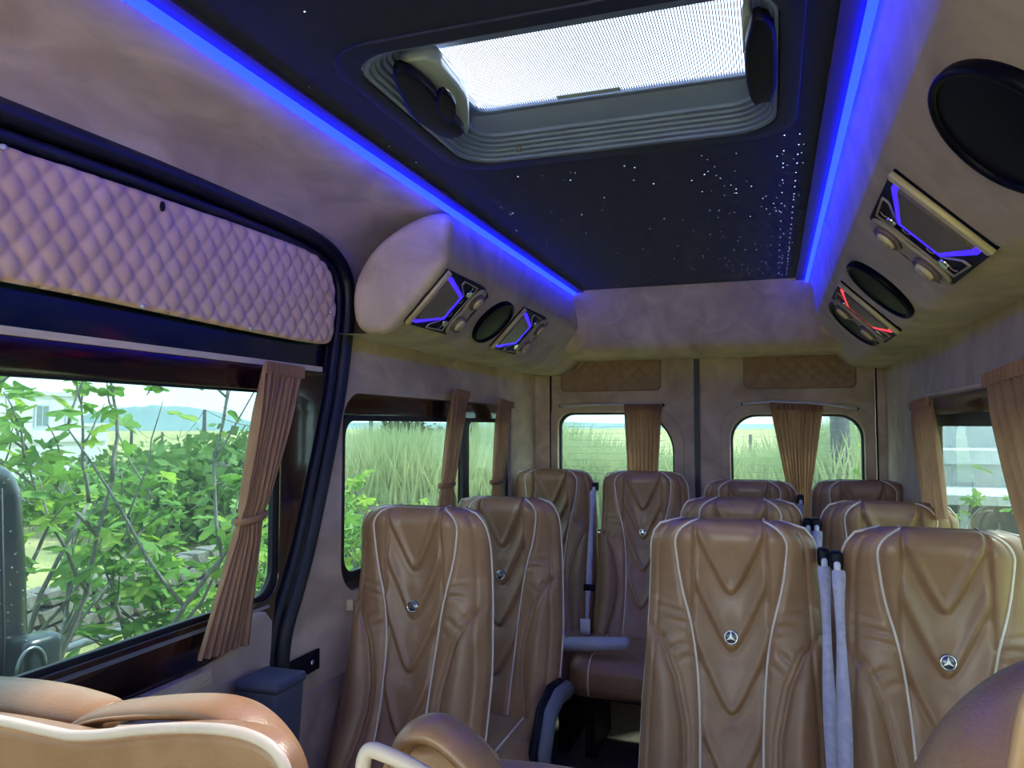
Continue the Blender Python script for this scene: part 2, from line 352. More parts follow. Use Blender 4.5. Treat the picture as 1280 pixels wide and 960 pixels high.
# quilted pad
qpoly_px = [(0,183),(100,214),(200,248),(300,282),(370,307),(398,322),(412,345),(416,375),(414,410),(410,430),(390,430),(300,413),(200,392),(100,371),(0,352)]
qp = px_loop(qpoly_px, x=XL+.0); qp = [(-.3, qp[0][1])] + qp + [(-.3, qp[-1][1])]
def inside(p, poly):
    c = False; j = len(poly)-1
    for i in range(len(poly)):
        (xi, yi), (xj, yj) = poly[i], poly[j]
        if (yi > p[1]) != (yj > p[1]) and p[0] < (xj-xi)*(p[1]-yi)/(yj-yi)+xi: c = not c
        j = i
    return c
def quilt(name, poly, mapf, pw, ph, amp, m, parent, step=.0055):
    """diamond-stitched pad: every diamond a raised pillow, the stitch lines recessed"""
    a0 = min(p[0] for p in poly); a1 = max(p[0] for p in poly); b0 = min(p[1] for p in poly); b1 = max(p[1] for p in poly)
    na = int((a1-a0)/step)+1; nb = int((b1-b0)/step)+1
    pl = np.array(poly)
    def edged(a, b):
        d = 9
        for i in range(len(pl)):
            p = pl[i]; q = pl[(i+1) % len(pl)]; v = q-p; L = v@v
            if L < 1e-12: continue
            t = min(1, max(0, ((np.array((a,b))-p)@v)/L)); d = min(d, math.hypot(*(p+v*t-np.array((a,b)))))
        return d
    def nearest(a, b):
        best = None
        for i in range(len(pl)):
            p = pl[i]; q = pl[(i+1) % len(pl)]; v = q-p; L = v@v
            if L < 1e-12: continue
            t = min(1, max(0, ((np.array((a,b))-p)@v)/L)); r = p+v*t; d = math.hypot(*(r-np.array((a,b))))
            if best is None or d < best[0]: best = (d, r)
        return float(best[1][0]), float(best[1][1])
    vs = []; idx = {}; fs = []
    for j in range(nb+1):
        for i in range(na+1):
            a = a0+(a1-a0)*i/na; b = b0+(b1-b0)*j/nb
            ins_ = inside((a, b), poly)
            if not ins_:
                if edged(a, b) > step*1.5: continue
                a, b = nearest(a, b)
            u = a/pw+b/ph; w = a/pw-b/ph
            h = (abs(math.sin(math.pi*u))*abs(math.sin(math.pi*w)))**.38
            e_ = min(1, edged(a, b)/.010); h = (.35+.65*h)*math.sqrt(1-(1-e_)**2)
            idx[(i, j)] = len(vs); vs.append(mapf(a, b, amp*h))
    for j in range(nb):
        for i in range(na):
            k = [(i,j),(i+1,j),(i+1,j+1),(i,j+1)]
            if all(q in idx for q in k): fs.append(tuple(idx[q] for q in k))
    mb = MB(); mb.v = vs; mb.f = fs; return mb.build(name, m, parent)
qpc = chaikin(qp, 1)
quilt('quilted_panel', qpc, lambda a, b, h: (XL+.004+h, a, b), .052, .066, .014, M['quilt'], d1, .0052)
for (u, v) in ((3,184),(177,383),(312,411),(412,390)):
    p = P(u, v, x=XL+.014); MB().tube([p, p+Vector((.006,0,0))], [.006,.004], 10).build('stud', M['light_grey'], d1)
p = P(203, 258, x=XL+.018); MB().tube([p+Vector((0,.004*math.cos(a)*1.2,.009*math.sin(a))) for a in np.linspace(0, 2*math.pi, 13)], .0022, 6).tube([p-Vector((.01,0,0)), p+Vector((.004,0,0))], .004).build('hook', M['black'], d1)
# cream edging and burl veneer around the window
me = plate([rrect(-.2, .150, 1.84, .164, .0)], .02, 0, onX(XL+.0)); link('edging', me, M['cream'], d1, smooth=False)
vr = [(p.y+n.y*.088, p.z+n.z*.088) for p, n in inn if -.50 < p.z < .13]
me = plate([[(-.21,-.53),(-.21,.150),(vr[0][0],.150)]+vr+[(vr[-1][0]-.01,-.53)], rrect(-.12, -.432, 1.66, .088, [.06,.01,.01,.06])], .012, .003, onX(XL+.0)); link('veneer_frame', me, M['veneer'], d1)
me = plate([rrect(-.13, -.445, 1.67, .098, [.06,.01,.01,.06]), rrect(-.11, -.42, 1.64, .082, [.06,.01,.01,.06])], .014, .002, onX(XL-.008)); link('window_seal', me, M['rubber'], d1)
MB().box((XL-.004, -.1, -.452), (XL+.010, 1.62, -.444)).build('bright_strip', M['silver'], d1, smooth=False)
MB().box((XL-.03, -.12, -.44), (XL-.026, 1.66, .09)).build('pane', M['glass'], d1, smooth=False)
MB().box((XL-.002, -.2, -.566), (XL+.022, 1.40, -.535)).box((XL+.006, -.2, -.560), (XL+.026, 1.40, -.555)).build('track', M['cream'], d1, smooth=False)
# lower door trim in suede with the raised rear corner
lp = px_loop([(150,905),(175,870),(255,835),(285,822),(300,800),(312,778),(322,766),(333,765),(341,775),(341,800),(338,850),(335,905)], x=XL+.02)
y_end = max(p[0] for p in lp)
lp2 = [(-.2,-1.28),(-.2,-.575),(1.25,-.575)] + px_loop([(255,838),(280,822),(298,800),(312,776),(322,766),(334,765),(342,776),(341,800),(338,840)], x=XL+.02) + [(1.62,-.75),(1.62,-1.28)]
me = plate([lp2], .04, .008, onX(XL+.0)); link('lower_trim', me, M['suede'], d1)
# latch area with blue reflection is the glossy paint itself; grab handle loop of the curtain tie
# --- quarter window left
def quarter(name, x, rim_poly, holes, sg, glassx):
    w = empty(name, kind='structure'); return w
w1 = empty('window_1', kind='structure')
me = plate([rrect(1.955, -.52, 3.515, .115, [.03,.10,.10,.03]), rrect(1.995, -.455, 2.93, .025, [.02,.05,.05,.02]), rrect(2.98, -.455, 3.46, .025, .02)], .02, .003, onX(XL-.03)); link('veneer_frame', me, M['veneer'], w1)
me = plate([rrect(1.975, -.47, 3.48, .032, .04), rrect(2.0, -.44, 2.92, .014, .05), rrect(2.985, -.44, 3.455, .014, .03)], .012, .002, onX(XL-.016)); link('seal', me, M['rubber'], w1)
MB().box((XL-.047, 1.98, -.50), (XL-.043, 3.5, .10)).build('pane', M['glass'], w1, smooth=False)
MB().box((XL-.02, 2.0, -.545), (XL+.02, 3.4, -.515)).build('track', M['cream'], w1, smooth=False)
# --- right windows
def rightwin(nm, y0, y1):
    w = empty(nm, kind='structure')
    me = plate([rrect(y0-.02, -.52, y1+.02, .112, .05), rrect(y0+.03, -.46, y1-.05, .012, .05)], .02, .003, onX(XR+.03)); link('veneer_frame', me, M['veneer'], w)
    me = plate([rrect(y0+.01, -.48, y1-.02, .035, .05), rrect(y0+.04, -.45, y1-.065, -.002, .05)], .014, .002, onX(XR+.016)); link('seal', me, M['rubber'], w)
    MB().box((XR+.043, y0, -.50), (XR+.047, y1, .10)).build('pane', M['glass'], w, smooth=False)
    MB().box((XR-.004, y0, .098), (XR+.02, y1, .106)).build('edging', M['cream'], w, smooth=False)
rightwin('window_2', 1.05, 2.93); rightwin('window_3', -.30, .85)
# --- rear doors
def reardoor(nm, x0, x1, win, qx, rod, rside):
    d = empty(nm, kind='structure')
    me = plate([rrect(x0, -1.25, x1, .37, .01), win], .05, .006, onY(YB+.03)); link('door_panel', me, M['suede2'], d)
    # recessed surround
    cx = sum(p[0] for p in win)/len(win); cz = sum(p[1] for p in win)/len(win)
    big = [(cx+(x-cx)*1.16, cz+(z-cz)*1.16) for x, z in win]
    me = plate([big, [(cx+(x-cx)*1.005, cz+(z-cz)*1.005) for x, z in win]], .014, .006, onY(YB+.004)); link('surround', me, M['suede2'], d)
    sm = [(cx+(x-cx)*.965, cz+(z-cz)*.965) for x, z in win]
    me = plate([[(cx+(x-cx)*1.01, cz+(z-cz)*1.01) for x, z in win], sm], .03, .003, onY(YB+.045)); link('seal', me, M['rubber'], d)
    xs = [p[0] for p in win]; zs = [p[1] for p in win]
    MB().box((min(xs)-.01, YB+.05, min(zs)-.01), (max(xs)+.01, YB+.054, max(zs)+.01)).build('pane', M['glass'], d, smooth=False)
    # heater wires of the rear window
    hw = MB()
    for k in range(12):
        z = max(zs)-.04-k*.035; hw.box((min(xs)+.05, YB+.046, z), (max(xs)-.05, YB+.047, z+.0012))
    hw.build('heater_wire', M['silver'], d, smooth=False, kind='stuff')
    q = rrect(qx[0], .178, qx[1], .345, [.005,.005,.03,.03]) if True else None
    quilt('quilted_panel', q, lambda a, b, h: (a, YB+.002-h, b), .064, .060, .020, M['quilt2'], d, .006)
    pts = [P(u, v, y=YB-.03) for u, v in rod]
    r = MB().tube(pts, .006, 8); r.build('curtain_rod', M['light_grey'], d)
    for p in (pts[0], pts[-1]): MB().tube([p, p+Vector((0,.028,0))], .007, 8).build('rod_end', M['black'], d)
    return d
wl_ = chaikin(px_loop([(700,575),(700,545),(708,525),(730,516),(790,516),(822,518),(836,535),(842,560),(843,600)], y=YB),2)
def arch(x0, x1, zt, zb, rl, rr): return rrect(x0, zb, x1, zt, [rr, rl, .05, .05], 8)
reardoor('door_2', edgeL+.004, mid-.012, arch(-1.075, -.468, .068, -.55, .07, .20), (-1.06,-.53), [(700,508),(740,506),(790,505),(828,506)], 1)
reardoor('door_3', mid+.012, edgeR-.004, arch(-.195, .408, .055, -.55, .12, .11), (-.13,.38), [(928,505),(965,502),(1010,503),(1045,507),(1072,511)], -1)
MB().box((mid-.012, YB+.0, -1.25), (mid+.012, YB+.05, .37)).build('trim_10', M['rubber'], kind='structure', smooth=False)
MB().tube([(edgeL, YB, .37), (edgeL, YB, -1.2)], .005, 6).tube([(edgeR, YB, .37), (edgeR, YB, -1.2)], .005, 6).build('trim_11', M['rubber'], kind='structure')
# B pillar quilted lower trim
quilt('trim_12', rrect(1.66, -1.2, 2.6, -.72, .02), lambda a, b, h: (XL+.001+h, a, b), .06, .07, .01, M['suede2'], None, .012)['kind'] = 'structure'
# bracket plate with screw on pillar
bk = empty('wall_bracket', P(380, 832, x=XL+.01), 'small black metal bracket screwed to the pale pillar', 'bracket')
rbox_mb((0,0,0), (.008,.14,.055), .003, 2).build('plate', M['black'], bk); MB().tube([(.003,.03,0),(.009,.03,0)], .008, 8).build('screw', M['chrome'], bk)
# ---------------------------------------------------------------- roof hatch
rh = empty('roof_hatch', (0,0,0), 'tilting roof hatch with striped blind and grey frame in the starry ceiling', 'roof hatch')
me = plate([rrect(hx0-.038, hy0-.035, hx1+.038, hy1+.038, .10), rrect(hx0-.002, hy0, hx1+.002, hy1, .085)], .008, .003, onZ(ZC+.001)); link('outer_frame', me, M['velvet2'], rh)
ins = lambda k: (hx0+.010*k, hy0+.006*k, hx1-.006*k, hy1-.0125*k)
for k in range(6):   # stepped ribs of the inner frame, rising
    me = plate([rrect(*ins(k), .085-.006*k), rrect(*ins(k+1.15), .08-.006*k)], .010, .003, onZ(ZC+.004+.006*k)); link('frame_rib', me, M['alu'], rh)
a0_, a1_ = ins(6), (-.600, 1.13, -.012, 1.478)
o1, o2 = rrect(*a0_, .05, n=8), rrect(*a1_, .035, n=8); nn = len(o1); mbw = MB()
mbw.add([(x, y, ZC+.036) for x, y in o1]+[(x, y, ZC+.058) for x, y in o2]+[(x, y, ZC+.064) for x, y in o2]+[(x, y, ZC+.10) for x, y in o1], [(q*nn+i, q*nn+(i+1)%nn, (q+1)*nn+(i+1)%nn, (q+1)*nn+i) for q in range(3) for i in range(nn)])
mbw.build('inner_wall', M['alu'], rh)
sx0, sx1, sy0, sy1 = -.572, -.028, 1.185, 1.462
me = plate([rrect(*a1_, .03), rrect(sx0, sy0, sx1, sy1, [.012,.025,.01,.01])], .010, .003, onZ(ZC+.062)); link('blind_frame', me, M['alu'], rh)
sl = MB(); n_ = 112
for k in range(n_):
    x = sx0+(sx1-sx0)*(k+.5)/n_; sl.box((x-.0010, sy0, ZC+.063), (x+.0010, sy1, ZC+.0645))
sl.build('blind_slat', M['screen'], rh, smooth=False, kind='stuff')
MB().box((-.40, sy1-.020, ZC+.0605), (-.27, sy1-.004, ZC+.0625)).build('blind_pull', M['blanker'], rh, smooth=False)
MB().box((hx0+.005, hy0+.005, ZC+.135), (hx1-.005, hy1-.005, ZC+.139)).build('hatch_glass', M['hatchglass'], rh, smooth=False)
hb = P(497, 84, z=ZC+.03)
# side handles: pale shaped bracket with black lever
def side_handle(px, sgn, zz):
    lo_ = [ (P(u, v, z=zz).x, P(u, v, z=zz).y) for u, v in px ]
    return lo_
me = plate([chaikin(side_handle([(499,76),(542,70),(560,92),(578,112),(586,128),(586,172),(575,160),(560,150),(545,118),(505,92)], 1, ZC+.020), 1)], .03, .006, onZ(ZC+.032)); link('side_bracket', me, M['blanker'], rh)
me = plate([chaikin(side_handle([(495,88),(520,98),(545,122),(560,148),(575,160),(582,170),(560,176),(540,165),(515,150),(500,120),(490,100)], 1, ZC-.012), 1)], .024, .006, onZ(ZC+.000)); link('lever', me, M['black'], rh)
me = plate([chaikin(side_handle([(549,112),(570,128),(570,150),(560,156),(544,138)], 1, ZC-.022), 1)], .014, .004, onZ(ZC-.015)); link('lever_grip', me, M['gloss'], rh)
me = plate([chaikin(side_handle([(927,16),(941,18),(938,40),(929,70),(928,60)], 1, ZC+.020), 1)], .03, .004, onZ(ZC+.032)); link('side_bracket', me, M['blanker'], rh)
me = plate([chaikin(side_handle([(942,24),(966,30),(972,60),(970,128),(950,130),(944,136),(934,118),(930,70),(936,42)], 1, ZC-.012), 1)], .024, .006, onZ(ZC+.000)); link('lever', me, M['black'], rh)
for u, v in ((649,186),(895,161)):
    p = P(u, v, z=ZC+.012); rbox_mb(p, (.014,.014,.014), .006, 3).build('frame_screw', M['grey'], rh)
# ---------------------------------------------------------------- lamp modules and speakers on the slanted faces
def face_frame(side):
    a, b = (Vector((-.858,0,.425)), Vector((-.975,0,.303))) if side < 0 else (Vector((.200,0,.425)), Vector((.323,0,.303)))
    q = (b-a).normalized(); yv = Vector((0,1,0)); n = q.cross(yv)
    if n.z > 0: n = -n
    return a, q, yv, n, (b-a).length
def face_pt(side, u, v):
    a, q, yv, n, L = face_frame(side); p = P(u, v, pl=(a, n)); return (p.y, (p-a).dot(q))
def module(side, y0, y1, q0, q1, led, label):
    a, q, yv, n, L = face_frame(side)
    A = y1-y0; B = q1-q0
    t = empty('reading_light', a+q*(q0+B/2)+yv*(y0+A/2), label, 'lamp panel', 'overhead lamp panels')
    org = -(q*(B/2)+yv*(A/2))
    def mp_(lift): return lambda s, r, d: org+yv*(s*A)+q*(r*B)+n*(lift+d)
    def pl_(nm, pts, th, lift, m, bev=0, par=None, hole=None):
        me = plate([pts]+([hole] if hole else []), th, bev, mp_(lift)); return link(nm, me, m, par or t, smooth=False)
    # s: 0 near edge .. 1 far edge; r: 0 upper .. 1 lower
    pl_('base_plate', [(0,0),(.80,0),(1,.10),(1,.90),(.80,1),(0,1)], .012, .004, M['module'])
    pl_('cream_bar', [(-.01,0),(.04,.02),(.04,.98),(-.01,1)], .010, .011, M['cream'])
    pl_('lamp_cover', [(.055,.13),(.44,.30),(.44,.70),(.055,.87)], .02, .010, M['cover'])
    pl_('led_strip', [(.055,.07),(.10,.07),(.50,.27),(.50,.73),(.10,.93),(.055,.93),(.055,.87),(.10,.85),(.45,.68),(.45,.32),(.10,.15),(.055,.13)], .014, .010, M[led])
    o_ = [(.22,.04),(.30,.0),(.62,.13),(.66,.30),(.66,.70),(.62,.87),(.30,1.0),(.22,.96)]
    o_ = [(.34,.03),(.66,.05),(.66,.26),(.66,.74),(.66,.95),(.34,.97),(.34,.90),(.52,.75),(.52,.25),(.34,.10)]
    cx, cy = .53, .5
    ins = [(cx+(s-cx)*.93+0, cy+(r-cy)*.965) for s, r in o_]
    pl_('outline', o_, .004, .013, M['taupe'], hole=ins)
    for r in (.20,.80):
        f_ = [(.55,r-.05),(.61,r-.05),(.61,r+.05),(.55,r+.05)]; pl_('chrome_button', f_, .012, .012, M['chrome'])
        for rr in (.12,.30):
            r2 = .5+(r-.5)*(1+ (rr-.2)); ring = []
            mb = MB(); mb.tube([mp_(.012)(.56+.03*math.cos(w_), .5+(r-.5)*(1.28 if rr<.2 else .45)+.04*math.sin(w_), 0) for w_ in np.linspace(-1.2,1.8,8)], .0013, 5); mb.build('icon', M['taupe'], t)
    figure = []
    N_ = 40
    for k in range(N_):
        w_ = 2*math.pi*k/N_; rr = .5+.47*math.cos(w_); 
        wid = .15*(.55+.45*abs(math.cos(w_))**.8); figure.append((.80+wid*math.sin(w_), rr))
    pl_('vent_surround', figure, .012, .012, M['taupe'])
    for r in (.27,.73):
        c_ = mp_(.018)(.80, r, 0); R_ = min(.15*A, .16*B)
        mb = MB(); mb.tube([c_, c_+n*.008], [R_*1.0, R_*.92], 20); v_ = mb.build('air_vent', M['cover'], t)
        mb = MB(); mb.tube([c_+n*.006, c_+n*.014], [R_*.68, R_*.6], 16); mb.build('spot_lamp', M['cream'], v_)
        mb = MB()
        for g in (-.3,.0,.3): mb.tube([c_+n*.0145+yv*(R_*g)-q*(R_*.45), c_+n*.0145+yv*(R_*g)+q*(R_*.45)], .0012, 4)
        mb.build('grille', M['taupe'], v_)
    return t
def oval(side, y0, y1, q0, q1, label, lift=.004):
    a, q, yv, n, L = face_frame(side); A = (y1-y0)/2; B = (q1-q0)/2
    c = a+q*(q0+B)+yv*(y0+A); t = empty('speaker', c, label, 'speaker', 'oval overhead speakers')
    el = lambda k: [(A*k*math.cos(w), B*k*math.sin(w)) for w in np.linspace(0, 2*math.pi, 48, endpoint=False)]
    mpn = lambda l: (lambda s, r, d: yv*s+q*r+n*(l+d))
    link('grille', plate([el(.92)], .012, .003, mpn(lift+.002)), M['gloss'], t)
    link('rim', plate([el(1.0), el(.88)], .020, .006, mpn(lift+.004)), M['gloss'], t)
    return t
def fp(side, pts): return [tuple(round(c, 3) for c in face_pt(side, *p)) for p in pts]
FLN = face_frame(-1)[4]
module(-1, 1.925, 2.27, -.015, FLN+.010, 'blue', 'blue-lit lamp panel at the near end of the left overhead duct')
module(-1, 2.62, 2.96, -.012, FLN+.014, 'blue', 'blue-lit lamp panel at the far end of the left overhead duct')
oval(-1, 2.36, 2.57, -.006, FLN+.006, 'black oval speaker between the two lamp panels of the left duct')
module(1, 1.375, 1.725, .0, FLN+.036, 'blue', 'blue-lit lamp panel on the right duct between two black ovals')
module(1, 2.40, 2.745, .0, FLN+.05, 'red', 'red-lit lamp panel at the far end of the right duct')
oval(1, .90, 1.145, .0, FLN+.035, 'large black oval speaker nearest the camera on the right duct')
oval(1, 2.02, 2.245, .0, FLN+.035, 'black oval speaker between the blue and red lamp panels')
oval(1, 2.66, 2.98, .0, FLN+.04, 'black oval speaker half hidden behind the red-lit lamp panel', .001)
# ================================================================ SEATS
BH = .74
def Wd(h):
    w = np.interp(h, [-.05,.0,.10,.30,.42,.52,.64,.70], [.200,.209,.214,.212,.204,.199,.193,.190])
    if h > .665: w = .1915 - .062*(1-math.sqrt(max(0, 1-((h-.665)/.076)**2)))
    return float(w)
_pd = [0,.012,.03,.055,.157,.245,.334,.464,.607,.78]; _px = [.074,.098,.119,.129,.117,.091,.078,.070,.068,.072]
def pipe_x(h):
    d = BH-h; r = .010+.035*min(1, max(0, (d-.05)/.1)); r = min(r, max(d, .004))
    return float(np.mean(np.interp(d+np.linspace(-r, r, 9), _pd, _px)))
_ld = [.245,.27,.30,.37,.48,.55,.62,.78]; _lx = [.205,.182,.160,.130,.107,.104,.113,.155]
def leaf_x(h): return float(np.interp(BH-h, _ld, _lx))
def gs(d, w): return math.exp(-(d/w)**2)
def surf(x, h):
    """depth behind the front plane of the backrest at (x, h)"""
    w = Wd(min(h, BH-.0005)); ax = abs(x); t = min(ax/w, 1); d = BH-h
    y = .050*t**5
    if d < .06: y += .06-math.sqrt(max(0, .06**2-(.06-d)**2))
    low = min(1, max(0, (d-.2)/.15))
    y -= .022*low*gs(ax-.165, .045) ; y += .006*gs(ax, .06)*low
    y -= .010*gs(ax-.10,.04)*(1-low)
    px = pipe_x(h); sxm = .078+.010*min(d/.24, 1)
    if d < .24: y += .0085*gs(ax-sxm, .0048)
    # the panel outside the seam swells
    y += .007*gs(ax-px, .009)
    edge = sxm if d < .24 else px
    if ax < edge+.004:
        fade = min(1, max(0, (edge-ax)/.006))
        for hb in (.563, .433, .293, .135):
            s_ = 2.35; r_ = .026; q = math.sqrt(ax*ax+r_*r_); f = hb+(q-r_)*s_; sl_ = s_*ax/q
            dd = (h-f)/math.sqrt(1+sl_*sl_); y += fade*(.0085*gs(dd, .0060) + .006*gs(dd+.012, .016) - .006*gs(dd-.013,.012))
    if d > .245:
        lx = leaf_x(h); a = min(1, (d-.245)/.03); y += a*(.012*gs(ax-lx, .0060)+.005*gs(ax-lx+.013, .004)) - a*.010*gs(ax-lx-.035,.03)
    if d > .02: y += .008*gs(ax-(w-.024), .0045)
    if .15 < d < .37 and ax > px:
        k = math.sin((d-.15)/.22*math.pi); s2 = max(0, 1-abs(ax-(px+.045))/.06)
        g_ = math.sin(2*math.pi*(d/.031-.35*ax/.06+.35*math.sin(ax*43+d*31+(1 if x > 0 else 0)))); y += .0045*k*min(1, s2*1.8)*(.5+.5*math.sin(d*70+ax*37))*(abs(g_)**1.4 if g_ > 0 else -.35*abs(g_))
    return y
TK = .115
def bend(p):
    h = p[2]; return (p[0], p[1] - (.08*((.45-h)/.45)**2 if h < .45 else .055*((h-.45)/.29)**2), h)
def back_mesh():
    nx, nh = 111, 165
    hs = np.concatenate([np.linspace(-.03, BH-.05, nh-26), BH-.05+.05*np.sin(np.linspace(0, math.pi/2, 27)[1:])])
    verts = []; n_side = 6
    ts = np.linspace(-1, 1, nx); ts = np.sign(ts)*(1-(1-np.abs(ts))**1.12)
    for h in hs:
        w = Wd(h); ring = []
        for t in ts: ring.append((t*w, surf(t*w, h), h))
        yR = surf(w, h)
        tk = TK
        for s_ in (1, -1):
            seg = []
            for k in range(1, n_side+1):
                a = math.pi/2*k/n_side; seg.append((s_*(w+.006*math.sin(2*a)-.02*(1-math.cos(a))), yR+(tk-yR)*math.sin(a), h))
            if s_ == 1: ring += seg
            else: left = seg[::-1]
        ring += [( (w-.02)*q, tk+.008*(1-q*q), h) for q in (.5,0,-.5)] + left
        verts.append(ring)
    n = len(verts[0]); V = [p for r in verts for p in r]; F = []
    for j in range(len(verts)-1):
        for i in range(n): F.append((j*n+i, j*n+(i+1)%n, (j+1)*n+(i+1)%n, (j+1)*n+i))
    # top cap: one more inset ring, then fan
    last = (len(verts)-1)*n; cap = len(V)
    cy = .085
    for (x, y, z) in verts[-1]: V.append((x*.9, cy+(y-cy)*.8, z+.004))
    for i in range(n): F.append((last+i, last+(i+1)%n, cap+(i+1)%n, cap+i))
    c0 = len(V); V.append((0, cy, BH+.006))
    for i in range(n): F.append((cap+i, cap+(i+1)%n, c0))
    F.append(tuple(range(n))[::-1])
    mb = MB(); mb.v = [bend(p) for p in V]; mb.f = F; return mb
REC = math.radians(-9)
def make_seat(cdepth=.46):
    root = empty('passenger_seat', (0,0,0))
    ZS = .40
    back = back_mesh().build('backrest', M['leather'], root); back.location = (0, 0, ZS); back.rotation_euler.x = REC
    for s_ in (-1, 1):
        pts = []
        for d in np.concatenate([[-.006], np.linspace(0,.06,14), np.linspace(.075,.76,46)]):
            h = BH-max(d, 0); x = pipe_x(h)*s_; pts.append((x, surf(x, h)-.001 if d >= 0 else .095, h+(.007 if d < 0 else .001)))
        p_ = MB().tube([bend(p) for p in pts], .0030, 7).build('piping', M['piping'], root); p_.location = back.location; p_.rotation_euler.x = REC
        pts = []
        for d in np.linspace(.012, .74, 40):
            h = BH-d; w = Wd(h); pts.append((s_*(w+.004), .050+.030*min(1,d/.1), h))
        p_ = MB().tube([bend(p) for p in [(s_*(Wd(BH-.012)-.05), .090, BH+.004)]+pts], .0030, 7).build('piping', M['piping'], root); p_.location = back.location; p_.rotation_euler.x = REC
    # badge: ring with three-pointed star
    ys = surf(0, .468)-.003
    bd = MB(); bd.tube([(0,ys+.004,0),(0,ys-.002,0),(0,ys-.005,0)], [.0165,.0165,.0145], 28)
    b_ = bd.build('badge', M['badge'], root); b_.location = (0, .468*math.sin(-REC), ZS+.468*math.cos(REC)); b_.rotation_euler.x = REC
    rg = MB(); rg.tube([(.0145*math.cos(w), ys-.005, .0145*math.sin(w)) for w in np.linspace(0, 2*math.pi, 29)], .0018, 6, cap=False); rg.build('ring', M['chrome'], b_)
    stp = [((.0135 if k % 2 == 0 else .003)*math.sin(k*math.pi/3), (.0135 if k % 2 == 0 else .003)*math.cos(k*math.pi/3)) for k in range(6)]
    link('star', plate([stp], .002, 0, lambda a, b, d: (a, ys-.0065+d, b)), M['chrome'], b_, smooth=False)
    # cushion
    def cf(p):
        x, y, z = p
        if z > .02:
            z -= .006*gs(abs(x)-.125, .006)+.004*gs(y+.10, .006)*(1 if abs(x) < .125 else 0) + .004*gs(abs(x)-.19,.006)
            z += .012*gs(abs(x)-.19,.04)
        if y < -.15: y -= .012*(1-(z/.08)**2)
        return (x, y, z)
    cu = rbox_mb((0, -cdepth/2+.01, ZS-.045), (.432, cdepth, .155), .045, 30, cf).build('cushion', M['leather'], root)
    for s_ in (-1, 1):
        yf = -cdepth+.01
        pts = [(s_*.13, y, ZS+.034) for y in np.linspace(.0, yf+.05, 8)]+[(s_*.13, yf+.012, ZS+.018), (s_*.13, yf-.012, ZS-.01), (s_*.13, yf-.016, ZS-.05), (s_*.13, yf-.006, ZS-.10)]
        MB().tube(pts, .0034, 6).build('piping', M['piping'], root)
    # hidden frame: pedestal legs
    MB().box((-.19, -cdepth+.14, .24), (.19, .10, .285)).build('seat_frame', M['black'], root, smooth=False)
    for x in (-.16, .16): MB().box((x-.02, -.30, 0), (x+.02, .02, .24)).build('leg', M['black'], root, smooth=False)
    return root
def add_belt(root, side, mode='hang'):
    """webbing from the shoulder guide down to the cushion, with guide and tongue"""
    x = side*.196
    g = rbox_mb((x+side*.012, .115, .40+.655), (.026,.04,.04), .006, 3).build('belt_guide', M['black'], root)
    rbox_mb((x+side*.012, .082, .40+.632), (.014,.018,.050), .006, 3).build('guide_clip', M['white_strap'], g)
    pts = [(x+side*.010, .070, 1.04),(x+side*.012, .045, .97),(x+side*.010, .010, .80),(x+side*.014, -.055, .60),(x+side*.010, -.085, .44)]
    pts = chaikin(pts, 2, False); w = [.012+.003*math.sin(i*.7) for i in range(len(pts))]
    mb = MB(); vs = []; fs = []
    for i, p in enumerate(pts):
        tw = .35*math.sin(i*.45)
        for s_ in (-1, 1):
            for e_ in (0, .0016): vs.append((p[0]+s_*w[i]*math.cos(tw), p[1]+s_*w[i]*math.sin(tw)+e_, p[2]))
    for i in range(len(pts)-1):
        a = i*4; b = a+4; fs += [(a,a+2,b+2,b),(a+1,b+1,b+3,a+3),(a,b,b+1,a+1),(a+2,a+3,b+3,b+2)]
    mb.add(vs, fs); sb = mb.build('seat_belt', M['belt'], root)
    rbox_mb((pts[-1][0], pts[-1][1]-.012, pts[-1][2]+.02), (.046,.012,.07), .005, 3).build('tongue', M['white_strap'], sb)
    return sb
proto = make_seat()
SEATS = [
 # x, y(front of the backrest base), z lift, belt side, label
 (-.100, 1.815, .000,  1, 'tan leather seat with large silver badge, second from right in the nearest full row'),
 ( .338, 1.745, .005, -1, 'tan leather seat at the right in the nearest full row'),
 (-.945, 1.850, .000,  0, 'tan single leather seat nearest the camera beside the left sliding door'),
 (-.917, 2.49, -.030,  0, 'tan single leather seat behind the nearest left seat'),
 (-.105, 2.52, -.012,  1, 'purple-tinted seat top directly behind the nearest seat of the right pair'),
 ( .335, 2.50, -.008, -1, 'sunlit tan seat top directly behind the rightmost front-row seat'),
 (-.995, 3.40,  .020,  1, 'tan rear-row seat beside the left quarter window'),
 (-.558, 3.38,  .020,  0, 'brown rear-row seat in line with the aisle below the left rear window'),
 (-.098, 3.38, -.010,  1, 'tan rear-row seat just right of the black rear door gap'),
 ( .350, 3.38,  .000,  0, 'tan rear-row seat beside the right wall in the back corner'),
]
roots = []
for i, (x, y, dz, bs, lab) in enumerate(SEATS):
    o = copy_tree(proto); o.location = (x, y, ZF+dz); tag(o, lab, 'seat', 'tan leather passenger seats'); roots.append(o)
def kill(o):
    for c in list(o.children): kill(c)
    bpy.data.objects.remove(o)
kill(proto)
for o, s_ in zip(roots, SEATS):
    if s_[3]: add_belt(o, s_[3])
# hanging belt at the left rear seat: adjuster
for c_ in roots[6].children:
    if c_.name.startswith('seat_belt'): rbox_mb((.212, -.045, .62), (.050,.012,.030), .004, 3).build('belt_adjuster', M['black'], c_)
